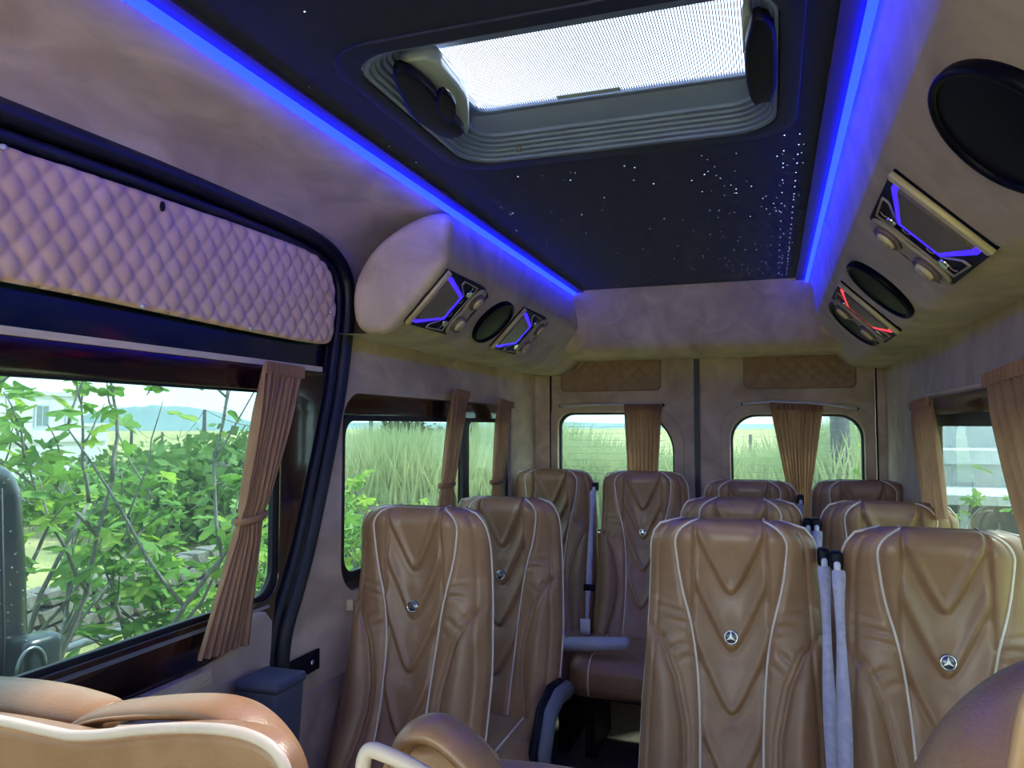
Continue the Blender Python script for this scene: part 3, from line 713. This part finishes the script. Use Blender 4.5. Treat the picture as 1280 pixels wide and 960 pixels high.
# armrests
a_ = roots[6]; rbox_mb((.285, -.40, .475), (.34,.085,.045), .02, 8, lambda p: (p.x, p.y*(1-.45*max(0,(p.x-.02)/.15)), p.z+.10*p.x)).build('armrest', M['light_grey'], a_)
a_ = roots[3]
ar = MB(); ar.tube([(.245, .05, .50),(.245,-.08,.515),(.245,-.17,.49),(.245,-.235,.40),(.245,-.25,.30)], .03, 10, flat=(1,.85)); ar.build('armrest', M['grey'], a_)
ar = MB(); ar.tube([(.226, .03, .525),(.224,-.08,.538),(.222,-.18,.505),(.222,-.26,.40),(.222,-.27,.28)], .018, 8, flat=(1,.9)); ar.build('armrest_edge', M['black'], a_)
# ---------------------------------------------------------------- seats of the row under the camera
def sheet_back(name_label, body_px, y, thick, bev, zbot=-1.0, m='leather2', far=True):
    r = empty('front_seat', (0,0,0), name_label, 'seat')
    pts = [P(u, v, y=y+(thick if far else 0)) for u, v in body_px]; lp = [(p.x, p.z) for p in pts]
    lp = chaikin(lp, 2, False); lp = lp + [(lp[-1][0], zbot), (lp[0][0], zbot)]
    link('backrest', plate([lp], thick, bev, onY(y+thick/2)), M[m], r)
    return r
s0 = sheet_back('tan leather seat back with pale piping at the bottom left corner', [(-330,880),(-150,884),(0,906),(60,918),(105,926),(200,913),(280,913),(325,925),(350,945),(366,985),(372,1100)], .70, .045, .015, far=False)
pp = chaikin([tuple(P(u, v, y=.695)) for u, v in [(-330,872),(-150,876),(0,900),(60,914),(100,922),(200,909),(285,911),(330,925),(355,950),(368,1000)]], 2, False)
MB().tube(pp, .0062, 10).build('piping', M['piping2'], s0)
# upper roll and shoulder wing
ur = chaikin([tuple(P(u, v, y=.80)) for u, v in [(-330,868),(-100,868),(0,872),(60,880),(110,892),(140,896)]], 2, False)
MB().tube(ur, [.035*(1-.6*(i/len(ur))**6) for i in range(len(ur))], 16, flat=(.75,1.3)).build('top_roll', M['leather2'], s0)
wg = chaikin([tuple(P(u, v, y=.77)) for u, v in [(88,914),(130,890),(190,884),(255,882),(300,892),(335,920),(362,965),(372,1040)]], 3, False)
MB().tube(wg, [.011+.011*math.sin(min(1, i/len(wg)*1.6)*math.pi/2) for i in range(len(wg))], 14, flat=(.62,1.6)).build('shoulder_wing', M['leather2'], s0)
sm_ = [Vector(p)+Vector((0,-.030,.000)) for p in wg]
MB().tube(sm_[6:], .0018, 6).build('seam', M['leather'], s0)
link('inner_back', plate([[(P(u,v,y=.84).x, P(u,v,y=.84).z) for u, v in [(-200,905),(120,915),(250,912),(300,930),(330,960),(335,1100),(-200,1100)]]], .05, .01, onY(.85)), M['leather'], s0)
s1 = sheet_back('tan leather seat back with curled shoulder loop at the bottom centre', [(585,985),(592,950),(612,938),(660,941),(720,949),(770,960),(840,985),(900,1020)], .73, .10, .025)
pp = chaikin([tuple(P(u, v, y=.66)) for u, v in [(452,990),(454,948),(462,936),(476,940),(510,955),(560,985)]], 2, False)
MB().tube(pp, .0075, 10).build('piping', M['piping2'], s1)
wg = chaikin([tuple(P(u, v, y=.72)) for u, v in [(505,965),(506,935),(518,914),(540,908),(562,918),(590,945),(612,975)]], 3, False)
MB().tube(wg, .017, 14, flat=(.7,1.7)).build('shoulder_wing', M['leather2'], s1)
link('inner_back', plate([chaikin([(P(u,v,y=.69).x, P(u,v,y=.69).z) for u, v in [(462,945),(520,940),(590,948),(620,1050),(470,1050)]],1)], .05, .012, onY(.73)), M['leather'], s1)
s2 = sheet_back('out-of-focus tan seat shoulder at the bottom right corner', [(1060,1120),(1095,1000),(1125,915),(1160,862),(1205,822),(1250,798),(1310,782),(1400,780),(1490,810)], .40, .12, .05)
pp = chaikin([tuple(P(u, v, y=.395)) for u, v in [(1262,1010),(1275,930),(1284,880),(1310,840)]], 2, False)
MB().tube(pp, .004, 8).build('piping', M['leather'], s2)
# ---------------------------------------------------------------- waste bin by the door
wb = empty('waste_bin', P(338, 892, x=-1.10)-Vector((0,0,.02)), 'dark grey plastic bin with lid hung beside the sliding door', 'bin')
rbox_mb((0,0,-.03), (.100,.105,.24), .012, 4, lambda p: (p.x*(1+.12*(p.z/.13)), p.y*(1+.1*(p.z/.13)), p.z)).build('body', M['bin'], wb)
rbox_mb((0,0,.095), (.118,.122,.024), .010, 4).build('lid', M['bin'], wb)
rbox_mb((-.04,-.12,.02), (.05,.14,.09), .01, 3).build('mounting_arm', M['black'], wb)
# ---------------------------------------------------------------- curtains
def curtain(label, A0, A1, B0, B1, tie=None, folds=9, amp=.012, nrm=(1,0,0), tieband=True, group='pleated window curtains', lean=None, rows=50, T0=None, T1=None):
    """pleated cloth hung between a top line A0-A1 and a bottom line B0-B1, pinched at T0-T1"""
    A0, A1, B0, B1 = map(Vector, (A0, A1, B0, B1)); nrm = Vector(nrm); nu = folds*12+1
    c = empty('curtain', (0,0,0), label, 'curtain', group); ph = random.random()*6
    off = [random.uniform(-.25,.25) for _ in range(folds+2)]
    def edge(b):
        if T0 is None or tie is None: return A0.lerp(B0, b), A1.lerp(B1, b)
        t0, t1 = Vector(T0), Vector(T1)
        if b < tie: s_ = b/tie; s_ = s_; return A0.lerp(t0, s_), A1.lerp(t1, s_**.85)
        s_ = (b-tie)/(1-tie); return t0.lerp(B0, s_), t1.lerp(B1, s_**.8)
    def fn(a, b):
        l, r = edge(b); a2 = a+.012*math.sin(a*folds*2.1+ph)+.006*math.sin(b*7+a*13); a2 = min(1, max(0, a2)) if 0 < a < 1 else a
        p = l.lerp(r, a2); k = a*folds; f = math.sin(2*math.pi*k+off[int(k)]*2)
        am = amp*(.55+.45*min(1, b*6)); 
        if tie and abs(b-tie) < .06: am *= .55+.45*abs(b-tie)/.06
        f = math.copysign(abs(f)**.7, f)
        return p+nrm*(am*f*(1+.3*math.sin(b*5+k)))
    MB().grid(fn, nu, rows).build('cloth', M['curtain'], c)
    # gathered heading
    def fh(a, b):
        p = A0.lerp(A1, a)+Vector((0,0,.012-.03*b)); return p+nrm*(.003+.006*math.sin(2*math.pi*a*folds*2)+.004)
    MB().grid(fh, folds*16+1, 4).build('heading', M['curtain'], c)
    if tieband and tie:
        l, r = edge(tie); ctr = (l+r)/2; e1 = (r-l)/2*1.12; pts = [ctr+e1*math.cos(w)+nrm*((amp+.008)*math.sin(w))+Vector((0,0,.006*math.cos(w))) for w in np.linspace(0, 2*math.pi, 25)]
        MB().tube(pts, .007, 8, flat=(1.3,.5), cap=False).build('tie_band', M['curtain'], c)
    return c
X1 = XL+.045
curtain('brown pleated curtain tied beside the large left door window', P(328,457,x=X1), P(378,465,x=X1), P(246,826,x=X1), P(308,806,x=X1), .56, 8, .014, T0=P(298,650,x=X1), T1=P(328,645,x=X1), rows=70)
X2 = XL+.03
curtain('brown curtain tied at the middle of the left quarter window', P(565,489,x=X2), P(586,493,x=X2), P(543,655,x=X2), P(570,655,x=X2), .66, 5, .012, T0=P(551,606,x=X2), T1=P(566,606,x=X2))
curtain('brown curtain at the far end of the left quarter window', P(622,501,x=X2), P(641,506,x=X2), P(612,640,x=X2), P(630,640,x=X2), .72, 5, .012, T0=P(615,602,x=X2), T1=P(627,602,x=X2))
YC = YB-.035
curtain('brown curtain hanging over the left rear door window', P(780,508,y=YC), P(827,508,y=YC), P(788,640,y=YC), P(820,640,y=YC), None, 8, .010, nrm=(0,-1,0), T0=None)
curtain('backlit golden brown curtain over the right rear door window', P(962,506,y=YC), P(1029,510,y=YC), P(990,700,y=YC), P(1012,700,y=YC), .62, 11, .010, nrm=(0,-1,0), tieband=False, T0=P(984,612,y=YC), T1=P(1015,612,y=YC))
X3 = XR-.035
curtain('tan curtain at the far end of the right window', P(1141,507,x=X3), P(1164,500,x=X3), P(1158,655,x=X3), P(1182,648,x=X3), None, 5, .012, nrm=(-1,0,0))
curtain('brown curtain at the right edge of the photograph', P(1234,474,x=X3), P(1300,450,x=X3), P(1312,800,x=X3), P(1378,835,x=X3), None, 6, .012, nrm=(-1,0,0))
# ================================================================ OUTSIDE
GZ = -1.96
def gz(x, y):
    r = math.hypot(x, y); return GZ - 1.2*min(1, max(0, (r-14)/30)) 
gr = MB(); xs = np.concatenate([-np.geomspace(900,.5,34), np.geomspace(.5,900,34)])
gv = [(x, y, gz(x, y)-.0) for y in xs for x in xs]; n_ = len(xs)
gr.add(gv, [(j*n_+i, j*n_+i+1, (j+1)*n_+i+1, (j+1)*n_+i) for j in range(n_-1) for i in range(n_-1)])
gr.build('ground', M['field'], kind='structure')
# fig bushes
def leaf_mesh(m, nm):
    vs = [(0,0,0)]; R_ = []
    K = 24
    for k in range(K+1):
        a = -2.45+4.9*k/K
        r = (.062+.027*math.cos(2*math.pi*a/1.08))*(1.15 if abs(a) < .5 else 1)
        vs.append((r*math.sin(a), .045+r*math.cos(a), .010*math.sin(a*3)-.25*r*r*4))
    fs = [(0, k+1, k+2) for k in range(K)]
    me = bpy.data.meshes.new(nm); me.from_pydata(vs, [], fs); me.materials.append(m); return me
LM = [leaf_mesh(M['leaf'], 'fig_leaf'), leaf_mesh(M['leaf2'], 'fig_leaf_pale')]
def rot_to(n, spin):
    z = Vector(n).normalized(); q = z.to_track_quat('Z', 'Y'); return (q @ Matrix.Rotation(spin, 3, 'Z').to_quaternion())
def fig(x, y, H, nst, nleaf, label, spread=1.0, seed=0, lsz=1.0, lean=(0,0)):
    rd = random.Random(seed); b = Vector((x, y, gz(x, y)-.02))
    root = empty('fig_bush', b, label, 'bush', 'leafy fig bushes outside')
    tips = []; mb = MB()
    def grow(p, d, L, r, lvl):
        pts = [p]; n = 6
        for i in range(n):
            d = (d+Vector((rd.uniform(-.22,.22), rd.uniform(-.22,.22), rd.uniform(-.02,.20)))).normalized(); p = p+d*(L/n); pts.append(p)
            if lvl < 2 and i >= 2 and rd.random() < .75:
                sd = (d+Vector((rd.uniform(-1,1), rd.uniform(-1,1), rd.uniform(-.1,.7)))).normalized(); grow(p, sd, L*rd.uniform(.35,.6), r*.55, lvl+1)
            if lvl > 0 or i > 1: tips.append((p.copy(), d.copy(), 0))
        tips.append((p.copy(), d.copy(), 1)); tips.append((p.copy(), d.copy(), 1))
        mb.tube(pts, [r*(1-.6*i/n) for i in range(n+1)], 6)
    for k in range(nst):
        a = 2*math.pi*k/nst+rd.uniform(-.4,.4); d = Vector((math.cos(a)*.6*spread+lean[0], math.sin(a)*.6*spread+lean[1], 1)).normalized()
        grow(Vector((rd.uniform(-.15,.15), rd.uniform(-.15,.15), 0)), d, H*rd.uniform(.75,1.1), .022, 0)
    br = mb.build('branch', M['bark'], root)
    rd.shuffle(tips); cnt = 0; rest = MB()
    for (p, d, tip) in tips*4:
        if cnt >= nleaf: break
        if p.z < .25 and rd.random() < .5: continue
        o = Vector((rd.gauss(0,.06), rd.gauss(0,.06), rd.uniform(-.02,.08)))
        me = LM[1 if rd.random() < .4 else 0]; s_ = rd.uniform(.55,1.15)*lsz
        q = rot_to((rd.gauss(0,.5), rd.gauss(0,.5), .9), rd.uniform(0, 6.28))
        if cnt < 280:
            l = bpy.data.objects.new('leaf', me); COL.objects.link(l); l.parent = root; l.location = p+o; l.rotation_mode = 'QUATERNION'; l.rotation_quaternion = q; l.scale = (s_,)*3
        else:
            k = len(rest.v); rest.add([p+o+q@(Vector(v.co)*s_) for v in me.vertices], [tuple(f.vertices) for f in me.polygons])
        cnt += 1
    if rest.v: rest.build('leaf_mass', M['leaf'], root, kind='stuff')
    return root
fig(-3.6, 2.05, 1.45, 6, 380, 'tall fig bush with bare grey shoots left outside the door window', 1.0, 3)
fig(-3.7, 2.9, 1.75, 8, 480, 'dense fig bush behind the tied door curtain', 1.0, 5)
fig(-3.1, 4.1, 1.0, 7, 420, 'bright fig bush low outside the left quarter window', 1.1, 8)
fig(-3.4, 5.9, 1.0, 7, 300, 'fig bush beyond the middle curtain of the quarter window', 1.1, 12)
fig(-5.0, 1.5, 1.1, 6, 200, 'fig bush in front of the stone wall on the left', 1.1, 21)
fig(2.0, 6.9, .95, 6, 240, 'fig bush outside the right window', 1.0, 17)
fig(1.42, 8.3, 1.15, 5, 170, 'smaller fig bush outside the far end of the right window', 1.0, 19)
# low weeds at the foot of the bushes
wd_ = MB(); rd = random.Random(4)
for k in range(2600):
    x = rd.uniform(-5.3,-2.1); y = rd.uniform(1.3,8); z = gz(x,y); h = rd.uniform(.06,.32); a = rd.uniform(0,6.28); w = .008; t = rd.uniform(-.12,.12)
    wd_.add([(x-w*math.cos(a),y-w*math.sin(a),z),(x+w*math.cos(a),y+w*math.sin(a),z),(x+t,y+t*.7,z+h)], [(0,1,2)])
wd_.build('grass', M['reed'], smooth=False, kind='stuff', label='rough grass and weeds under the fig bushes', cat='grass')
# reed bed
def reeds(n, fx, label, hmin, hmax):
    mb = MB()
    for k in range(n):
        x, y = fx(); z = gz(x,y); h = rd.uniform(hmin,hmax)*(1+.18*math.sin(x*.9)+.12*math.sin(y*1.3+x)); a = rd.uniform(0,6.28); w = rd.uniform(.012,.03); bx, by = rd.uniform(-.5,.5), rd.uniform(-.3,.3)
        m1 = (x+bx*.3, y+by*.3, z+h*.6)
        mb.add([(x-w*math.cos(a),y-w*math.sin(a),z),(x+w*math.cos(a),y+w*math.sin(a),z),(m1[0]+w*math.cos(a),m1[1],m1[2]),(m1[0]-w*math.cos(a),m1[1],m1[2]),(x+bx,y+by,z+h)], [(0,1,2,3),(3,2,4)])
    mb.build('reed_bed', M['reed'], smooth=False, kind='stuff', label=label, cat='reeds')
def rearbed():
    y = rd.uniform(12,15); return (y*rd.uniform(-.62,.135), y)
def thicket():
    y = rd.uniform(9,11.8); return (y*rd.uniform(-.64,-.34), y)
reeds(11000, rearbed, 'tall pale green reeds growing behind the van', 1.45, 1.9)
reeds(8000, lambda: thicket(), 'pale reed thicket seen through the left quarter window', 1.15, 1.62)
# dry stone walls
def stonewall(p0, p1, h, rows, label, size=.28):
    p0, p1 = Vector(p0), Vector(p1); L = (p1-p0).length; d = (p1-p0)/L; ang = math.atan2(d.y, d.x)
    r = empty('stone_wall', p0, label, 'wall'); rd2 = random.Random(int(L*100)); cnt = 0; rest = MB()
    shp = []
    for k in range(6):
        bm = bmesh.new(); bmesh.ops.create_icosphere(bm, subdivisions=1, radius=.5)
        for v in bm.verts: v.co = Vector((max(-.42,min(.42,v.co.x*1.25)), max(-.42,min(.42,v.co.y*1.2)), max(-.38,min(.38,v.co.z*1.2))))+Vector([rd2.uniform(-.05,.05) for _ in range(3)])
        me = bpy.data.meshes.new('stone'); bm.to_mesh(me); bm.free(); me.materials.append(M['stone']); shp.append(me)
    for j in range(rows):
        x = -rd2.random()*size
        while x < L:
            w = size*rd2.uniform(.7,1.4); me = rd2.choice(shp); loc = d*(x+w/2)+Vector((0,0,h*(j+.5)/rows)); sc_ = (w*1.15, .34, h/rows*1.3)
            if cnt < 290:
                o = bpy.data.objects.new('stone', me); COL.objects.link(o); o.parent = r; o.location = loc; o.rotation_euler = (rd2.uniform(-.1,.1), rd2.uniform(-.08,.08), ang); o.scale = sc_
            else:
                R_ = Matrix.Rotation(ang, 3, 'Z'); rest.add([loc+R_@Vector((v.co.x*sc_[0], v.co.y*sc_[1], v.co.z*sc_[2])) for v in me.vertices], [tuple(f.vertices) for f in me.polygons])
            cnt += 1; x += w
    if rest.v: rest.build('stone_rows', M['stone'], r, kind='stuff', smooth=False)
stonewall((-15.5, 2.0, gz(-15,5)-.1), (-17.5, 15, gz(-16,14)-.1), .85, 3, 'low dry stone wall across the field left of the van', .36)
stonewall((-5.6, .2, GZ-.05), (-6.2, 7.5, GZ-.05), .62, 4, 'low rubble wall just behind the fig bushes', .22)
stonewall((1.85, 9.9, GZ-.05), (5.2, 9.0, GZ-.05), .70, 4, 'grey stone wall outside the right window', .3)
# low pipes lying behind the bushes
pi_ = MB(); pi_.tube([(-4.55, .6, GZ+.42), (-4.75, 5.6, GZ+.40)], .03, 8); pi_.build('water_pipe', M['grey'], label='grey pipe lying along the fig bushes, upper one', cat='pipe')
pi_ = MB(); pi_.tube([(-4.5, .6, GZ+.30), (-4.7, 5.4, GZ+.29)], .03, 8); pi_.build('water_pipe', M['grey'], label='grey pipe lying along the fig bushes, lower one', cat='pipe')
for yy in (1.4, 3.2, 5.0):
    for q in (0,):
        MB().tube([(-4.62, yy, GZ-.05), (-4.62, yy, GZ+.39)], .03, 6).build('pipe_stake', M['bark'], label='short stake carrying the grey pipes, %s' % {1.4:'nearest', 3.2:'middle', 5.0:'farthest'}[yy], cat='stake')
# white houses
def house(px_boxes, Y, label, wins=(), depth=9):
    """boxes as (u0, v_top, u1, v_bottom) on the plane at distance Y along the left view axis"""
    r = empty('white_house', P(px_boxes[0][0], 560, x=-Y), label, 'house'); base = r.location.copy()
    for i, (u0, vt, u1, vb, dx) in enumerate(px_boxes):
        a = P(u0, vt, x=-Y-dx); b = P(u1, vb, x=-Y-dx); z1 = a.z; z0 = b.z
        mb = MB().box(Vector((-Y-dx-depth, min(a.y,b.y), z0))-base, Vector((-Y-dx, max(a.y,b.y), z1))-base); mb.build('wall', M['white'], r, smooth=False)
        MB().box(Vector((-Y-dx-depth-.1, min(a.y,b.y)-.12, z1))-base, Vector((-Y-dx+.12, max(a.y,b.y)+.12, z1+.22))-base).build('parapet', M['white'], r, smooth=False)
    for (u0, vt, u1, vb, dx) in wins:
        a = P(u0, vt, x=-Y-dx+.0); b = P(u1, vb, x=-Y-dx+.0)
        w_ = MB().box(Vector((-Y-dx, a.y, b.z))-base, Vector((-Y-dx+.08, b.y, a.z))-base).build('window_frame', M['light_grey'], r, smooth=False)
        MB().box(Vector((-Y-dx+.05, a.y+.12, b.z+.08))-base, Vector((-Y-dx+.10, (a.y+b.y)/2-.04, a.z-.1))-base).box(Vector((-Y-dx+.05, (a.y+b.y)/2+.04, b.z+.08))-base, Vector((-Y-dx+.10, b.y-.12, a.z-.1))-base).build('shutter', M['shade'], w_, smooth=False)
house([(-90,488,102,560,1.5), (-90,556,130,600,0)], 38, 'two-storey white house beyond the field left of the fig bushes', [(43,505,61,534,1.5),(82,505,90,530,1.5),(32,563,49,585,0),(60,563,74,582,0),(100,567,110,586,0)])
house([(103,533,134,560,0)], 46, 'small white block standing just behind the two-storey house')
# right side white building
rb = empty('white_building', (1.4, 16, -3.2), 'low white building with flat roof outside the right window', 'house')
MB().box((.1,0,0),(10,6,2.5)).build('wall', M['white'], rb, smooth=False)
MB().box((0,-.2,2.5),(10.2,6.2,2.75)).build('roof_slab', M['white'], rb, smooth=False)
MB().box((.8,2.5,2.75),(9.5,5.5,5.2)).build('upper_wall', M['white'], rb, smooth=False)
MB().box((.7,2.3,4.0),(9.7,2.5,4.12)).build('ledge', M['white'], rb, smooth=False)
MB().box((1.2,-2.3,1.95),(10,-.2,2.10)).build('canopy', M['white'], rb, smooth=False)
for x in (1.4,3.4,5.4,7.4): MB().box((x,-2.2,0),(x+.14,-2.05,1.95)).build('post', M['light_grey'], rb, smooth=False)
MB().box((1.6,-.05,.6),(6.5,0,1.8)).build('window_band', M['shade'], rb, smooth=False)
# utility poles and wires
def pole(u, vt, dist, r, label, thick=None):
    d = P(u, vt, z=10) if False else (cF+cR*((u-640)/FPX)+cU*((480-vt)/FPX)); t = dist; p = d*t
    z0 = gz(p.x, p.y)-.3
    MB().tube([(p.x,p.y,z0),(p.x,p.y,p.z)], [r*1.15, r], 10).build('utility_pole', M['pole'], label=label, cat='pole'); return p
p1 = pole(165,525,60,.11,'thin distant pole left of the tall fig shoot'); p2 = pole(203,540,75,.11,'faint distant pole over the hill'); p3 = pole(256,512,48,.11,'distant pole right of the tall fig shoot')
p4 = pole(464,508,30,.08,'bare pole at the left of the quarter window'); p5 = pole(528,505,38,.08,'bare pole near the middle curtain')
p6 = pole(1049,500,11.5,.135,'thick wooden pole standing behind the right rear window'); p7 = pole(938,543,45,.10,'far pole in the right rear window')
def wire(a, b, sag, label):
    a, b = Vector(a), Vector(b); MB().tube([a.lerp(b, t)-Vector((0,0,sag*4*t*(1-t))) for t in np.linspace(0,1,16)], .02, 4).build('power_line', M['pole'], label=label, cat='wire')
wire(p1, p2, 1.0, 'power line between the two leftmost distant poles'); wire(p2, p3, 1.2, 'power line over the hill to the third pole'); wire(p4, p5, .5, 'power line between the quarter window poles'); wire(p3, p4, 1.0, 'long power line behind the door curtain')
# conifers, scrub
def conifer(u, vt, dist, label):
    d = (cF+cR*((u-640)/FPX)+cU*((480-vt)/FPX)); p = d*dist; z0 = gz(p.x,p.y); H = p.z-z0; r = empty('conifer', (p.x,p.y,z0), label, 'tree')
    MB().tube([(0,0,0),(0,0,H)], [.14,.02], 8).build('trunk', M['bark'], r)
    mb = MB()
    for k in range(11):
        z = H*(.40+.055*k); R_ = (1-k/12)*H*.17+.08
        for j in range(7):
            a = j*.9+k*.5; pts = [Vector((0,0,z)), Vector((math.cos(a)*R_*.6, math.sin(a)*R_*.6, z+.02)), Vector((math.cos(a)*R_, math.sin(a)*R_, z+.16))]
            mb.tube(pts, [.05,.09,.02], 5)
    mb.build('foliage', M['tree'], r)
conifer(487, 508, 30, 'tiered conifer standing over the reeds in the quarter window'); conifer(593, 528, 34, 'smaller tiered conifer near the far curtain of the quarter window')
def shrub(u, v, dist, R_, label, seed, group=None):
    d = (cF+cR*((u-640)/FPX)+cU*((480-v)/FPX)); p = d*dist; rd3 = random.Random(seed); z0 = gz(p.x,p.y)
    r = empty('palm_tree' if seed == 1 else 'bushy_tree', (p.x,p.y,z0), label, 'tree', group); H = p.z-z0
    MB().tube([(0,0,0),(0,0,H-R_*.3)], .12, 7).build('trunk', M['bark'], r)
    mb = MB()
    if seed != 1:
        for k in range(1500):
            dv = Vector((rd3.gauss(0,1), rd3.gauss(0,1), rd3.gauss(0,.8))).normalized()*R_*rd3.uniform(.45,1)**.5*(1+.2*math.sin(k)); c1 = Vector((0,0,H-R_*.85))+Vector((dv.x*1.15, dv.y*1.15, dv.z*.85)); s_ = R_*.07
            e1 = Vector((rd3.uniform(-1,1),rd3.uniform(-1,1),rd3.uniform(-1,1)))*s_; e2 = Vector((rd3.uniform(-1,1),rd3.uniform(-1,1),rd3.uniform(-1,1)))*s_; mb.add([c1-e1,c1-e2,c1+e1,c1+e2],[(0,1,2,3)])
    for k in range(260 if seed == 1 else 0):
        a = rd3.uniform(0,6.28); e_ = rd3.uniform(-.3,1.5); L = R_*rd3.uniform(.75,1.05); dv = Vector((math.cos(a)*math.cos(e_), math.sin(a)*math.cos(e_), math.sin(e_)*.7)); c0 = Vector((0,0,H-R_*.5))
        s_ = dv.cross(Vector((0,0,1)))*.12; mb.add([c0+dv*L*.25, c0+dv*L*.8+s_, c0+dv*L+Vector((0,0,-.1*R_)), c0+dv*L*.8-s_], [(0,1,2,3)])
    mb.build('foliage', M['tree' if seed < 3 else 'tree2'], r, smooth=False)
shrub(508, 528, 22, 1.0, 'dark palm crown over the reeds in the quarter window', 1)
shrub(545, 533, 24, .9, 'round dark tree just right of the palm crown', 2)
shrub(230, 555, 30, 1.8, 'bushy tree behind the fig shoots', 3); shrub(285, 550, 34, 2.0, 'bushy tree nearest the door curtain', 4); shrub(140, 575, 34, 1.2, 'round bush at the corner of the white house', 5)
for i_, (u_, v_, dd_, rr_) in enumerate([(150,566,15,1.0),(182,558,16,1.3),(215,562,13.5,1.2),(248,552,15,1.4),(282,546,13,1.4),(312,540,14,1.5),(30,590,17,.8),(95,588,16,.8)]):
    shrub(u_, v_, dd_, rr_, ['round hedge bush just right of the two-storey white house', 'hedge bush between the first and second distant poles', 'hedge bush between the second and third distant poles', 'hedge bush directly in front of the third distant pole', 'hedge bush right of the third distant pole, near the curtain', 'hedge bush half hidden behind the left edge of the door curtain', 'low hedge bush beside the dark car in front of the house', 'low hedge bush in front of the doors of the white house'][i_], 30+i_, 'hedge bushes across the field')
# hills
def hill(u0, u1, vt, dist, label, seed):
    n = 40; rd4 = random.Random(seed); mb = MB(); ridge = []
    for i in range(n+1):
        u = u0+(u1-u0)*i/n; s_ = math.sin(math.pi*i/n)**.8; v = 534-(534-vt)*s_+rd4.uniform(-1,1); dd = (cF+cR*((u-640)/FPX)+cU*((480-v)/FPX)); p = dd*dist
        q = Vector((p.x, p.y, 0)).normalized(); ridge += [Vector((p.x, p.y, -6))-q*dist*.12, p, Vector((p.x, p.y, -6))+q*dist*.12]
    mb.add(ridge, [(i*3+k, i*3+k+1, (i+1)*3+k+1, (i+1)*3+k) for i in range(n) for k in (0,1)])
    mb.build('hill', M['hill'], kind='structure')
hill(60, 330, 507, 500, '', 1); hill(-300, 120, 515, 700, '', 2); hill(-600, 1500, 528, 850, '', 3)
# parked dark car beside the door window
car = empty('parked_car', (-2.35, .95, GZ), 'dark dusty car parked outside at the left edge of the door window', 'car')
c0 = P(70, 600, x=-2.05); zt = P(30, 574, x=-2.05).z-GZ; yc = c0.y-.95+.0
body = [( -3.6,.45),( -3.6,1.0),(-2.9,1.10),(-2.2,zt-.05),(-1.2,zt),(yc-.16,zt),(yc-.09,zt-.03),(yc-.05,zt-.12),(yc+.0,.98),(yc+.02,.75),(yc+.0,.42)]
me = plate([chaikin(body, 1)], 1.75, .06, lambda a, b, d: (-.60+d+0, a, b)); link('body', me, M['car'], car)
me = plate([[(-2.0,1.05),(-1.6,zt-.16),(yc-.26,zt-.16),(yc-.18,1.08)]], .02, .004, lambda a, b, d: (.282+d, a, b)); link('side_glass', me, M['carglass'], car)
rbox_mb((-.55, yc+.06, .62), (1.9,.20,.30), .05, 4).build('bumper', M['car'], car)
lc = P(42, 828, x=-2.04)-Vector((-2.35,.95,GZ))
lb = rbox_mb(lc, (.10,.13,.16), .025, 4).build('tail_lamp', M['lamp'], car)
MB().tube([lc+Vector((.052,-.05+.045*math.cos(w),.0+.06*math.sin(w))) for w in np.linspace(0,math.pi,12)], .005, 6).build('lamp_ring', M['silver'], lb)
MB().tube([Vector((.285, yc-.10, .45)), Vector((.290, yc-.115, .9)), Vector((.285, yc-.16, zt-.08))], .004, 6).build('panel_gap', M['rubber'], car)
for yy in (-2.9, yc-.75):
    wh = MB(); wh.tube([(.05,yy,.34),(.28,yy,.34)], .34, 28); w_ = wh.build('wheel', M['rubber'], car); MB().tube([(.27,yy,.34),(.295,yy,.34)], [.2,.17], 16).build('hub', M['silver'], w_)
dm = MB(); rd = random.Random(9)
for k in range(700):
    y = rd.uniform(yc-.9, yc-.02); z = rd.uniform(.6, zt-.02); s_ = rd.uniform(.0008,.0018); dm.box((.279, y-s_, z-s_), (.295 if False else .284, y+s_, z+s_))
dm.build('dust_spots', M['drop'], car, smooth=False, kind='stuff')
# ---------------------------------------------------------------- lift everything so that the van floor is z = 0
for o in list(COL.objects):
    if o.parent is None and o.type != 'LIGHT': o.location.z += CZ
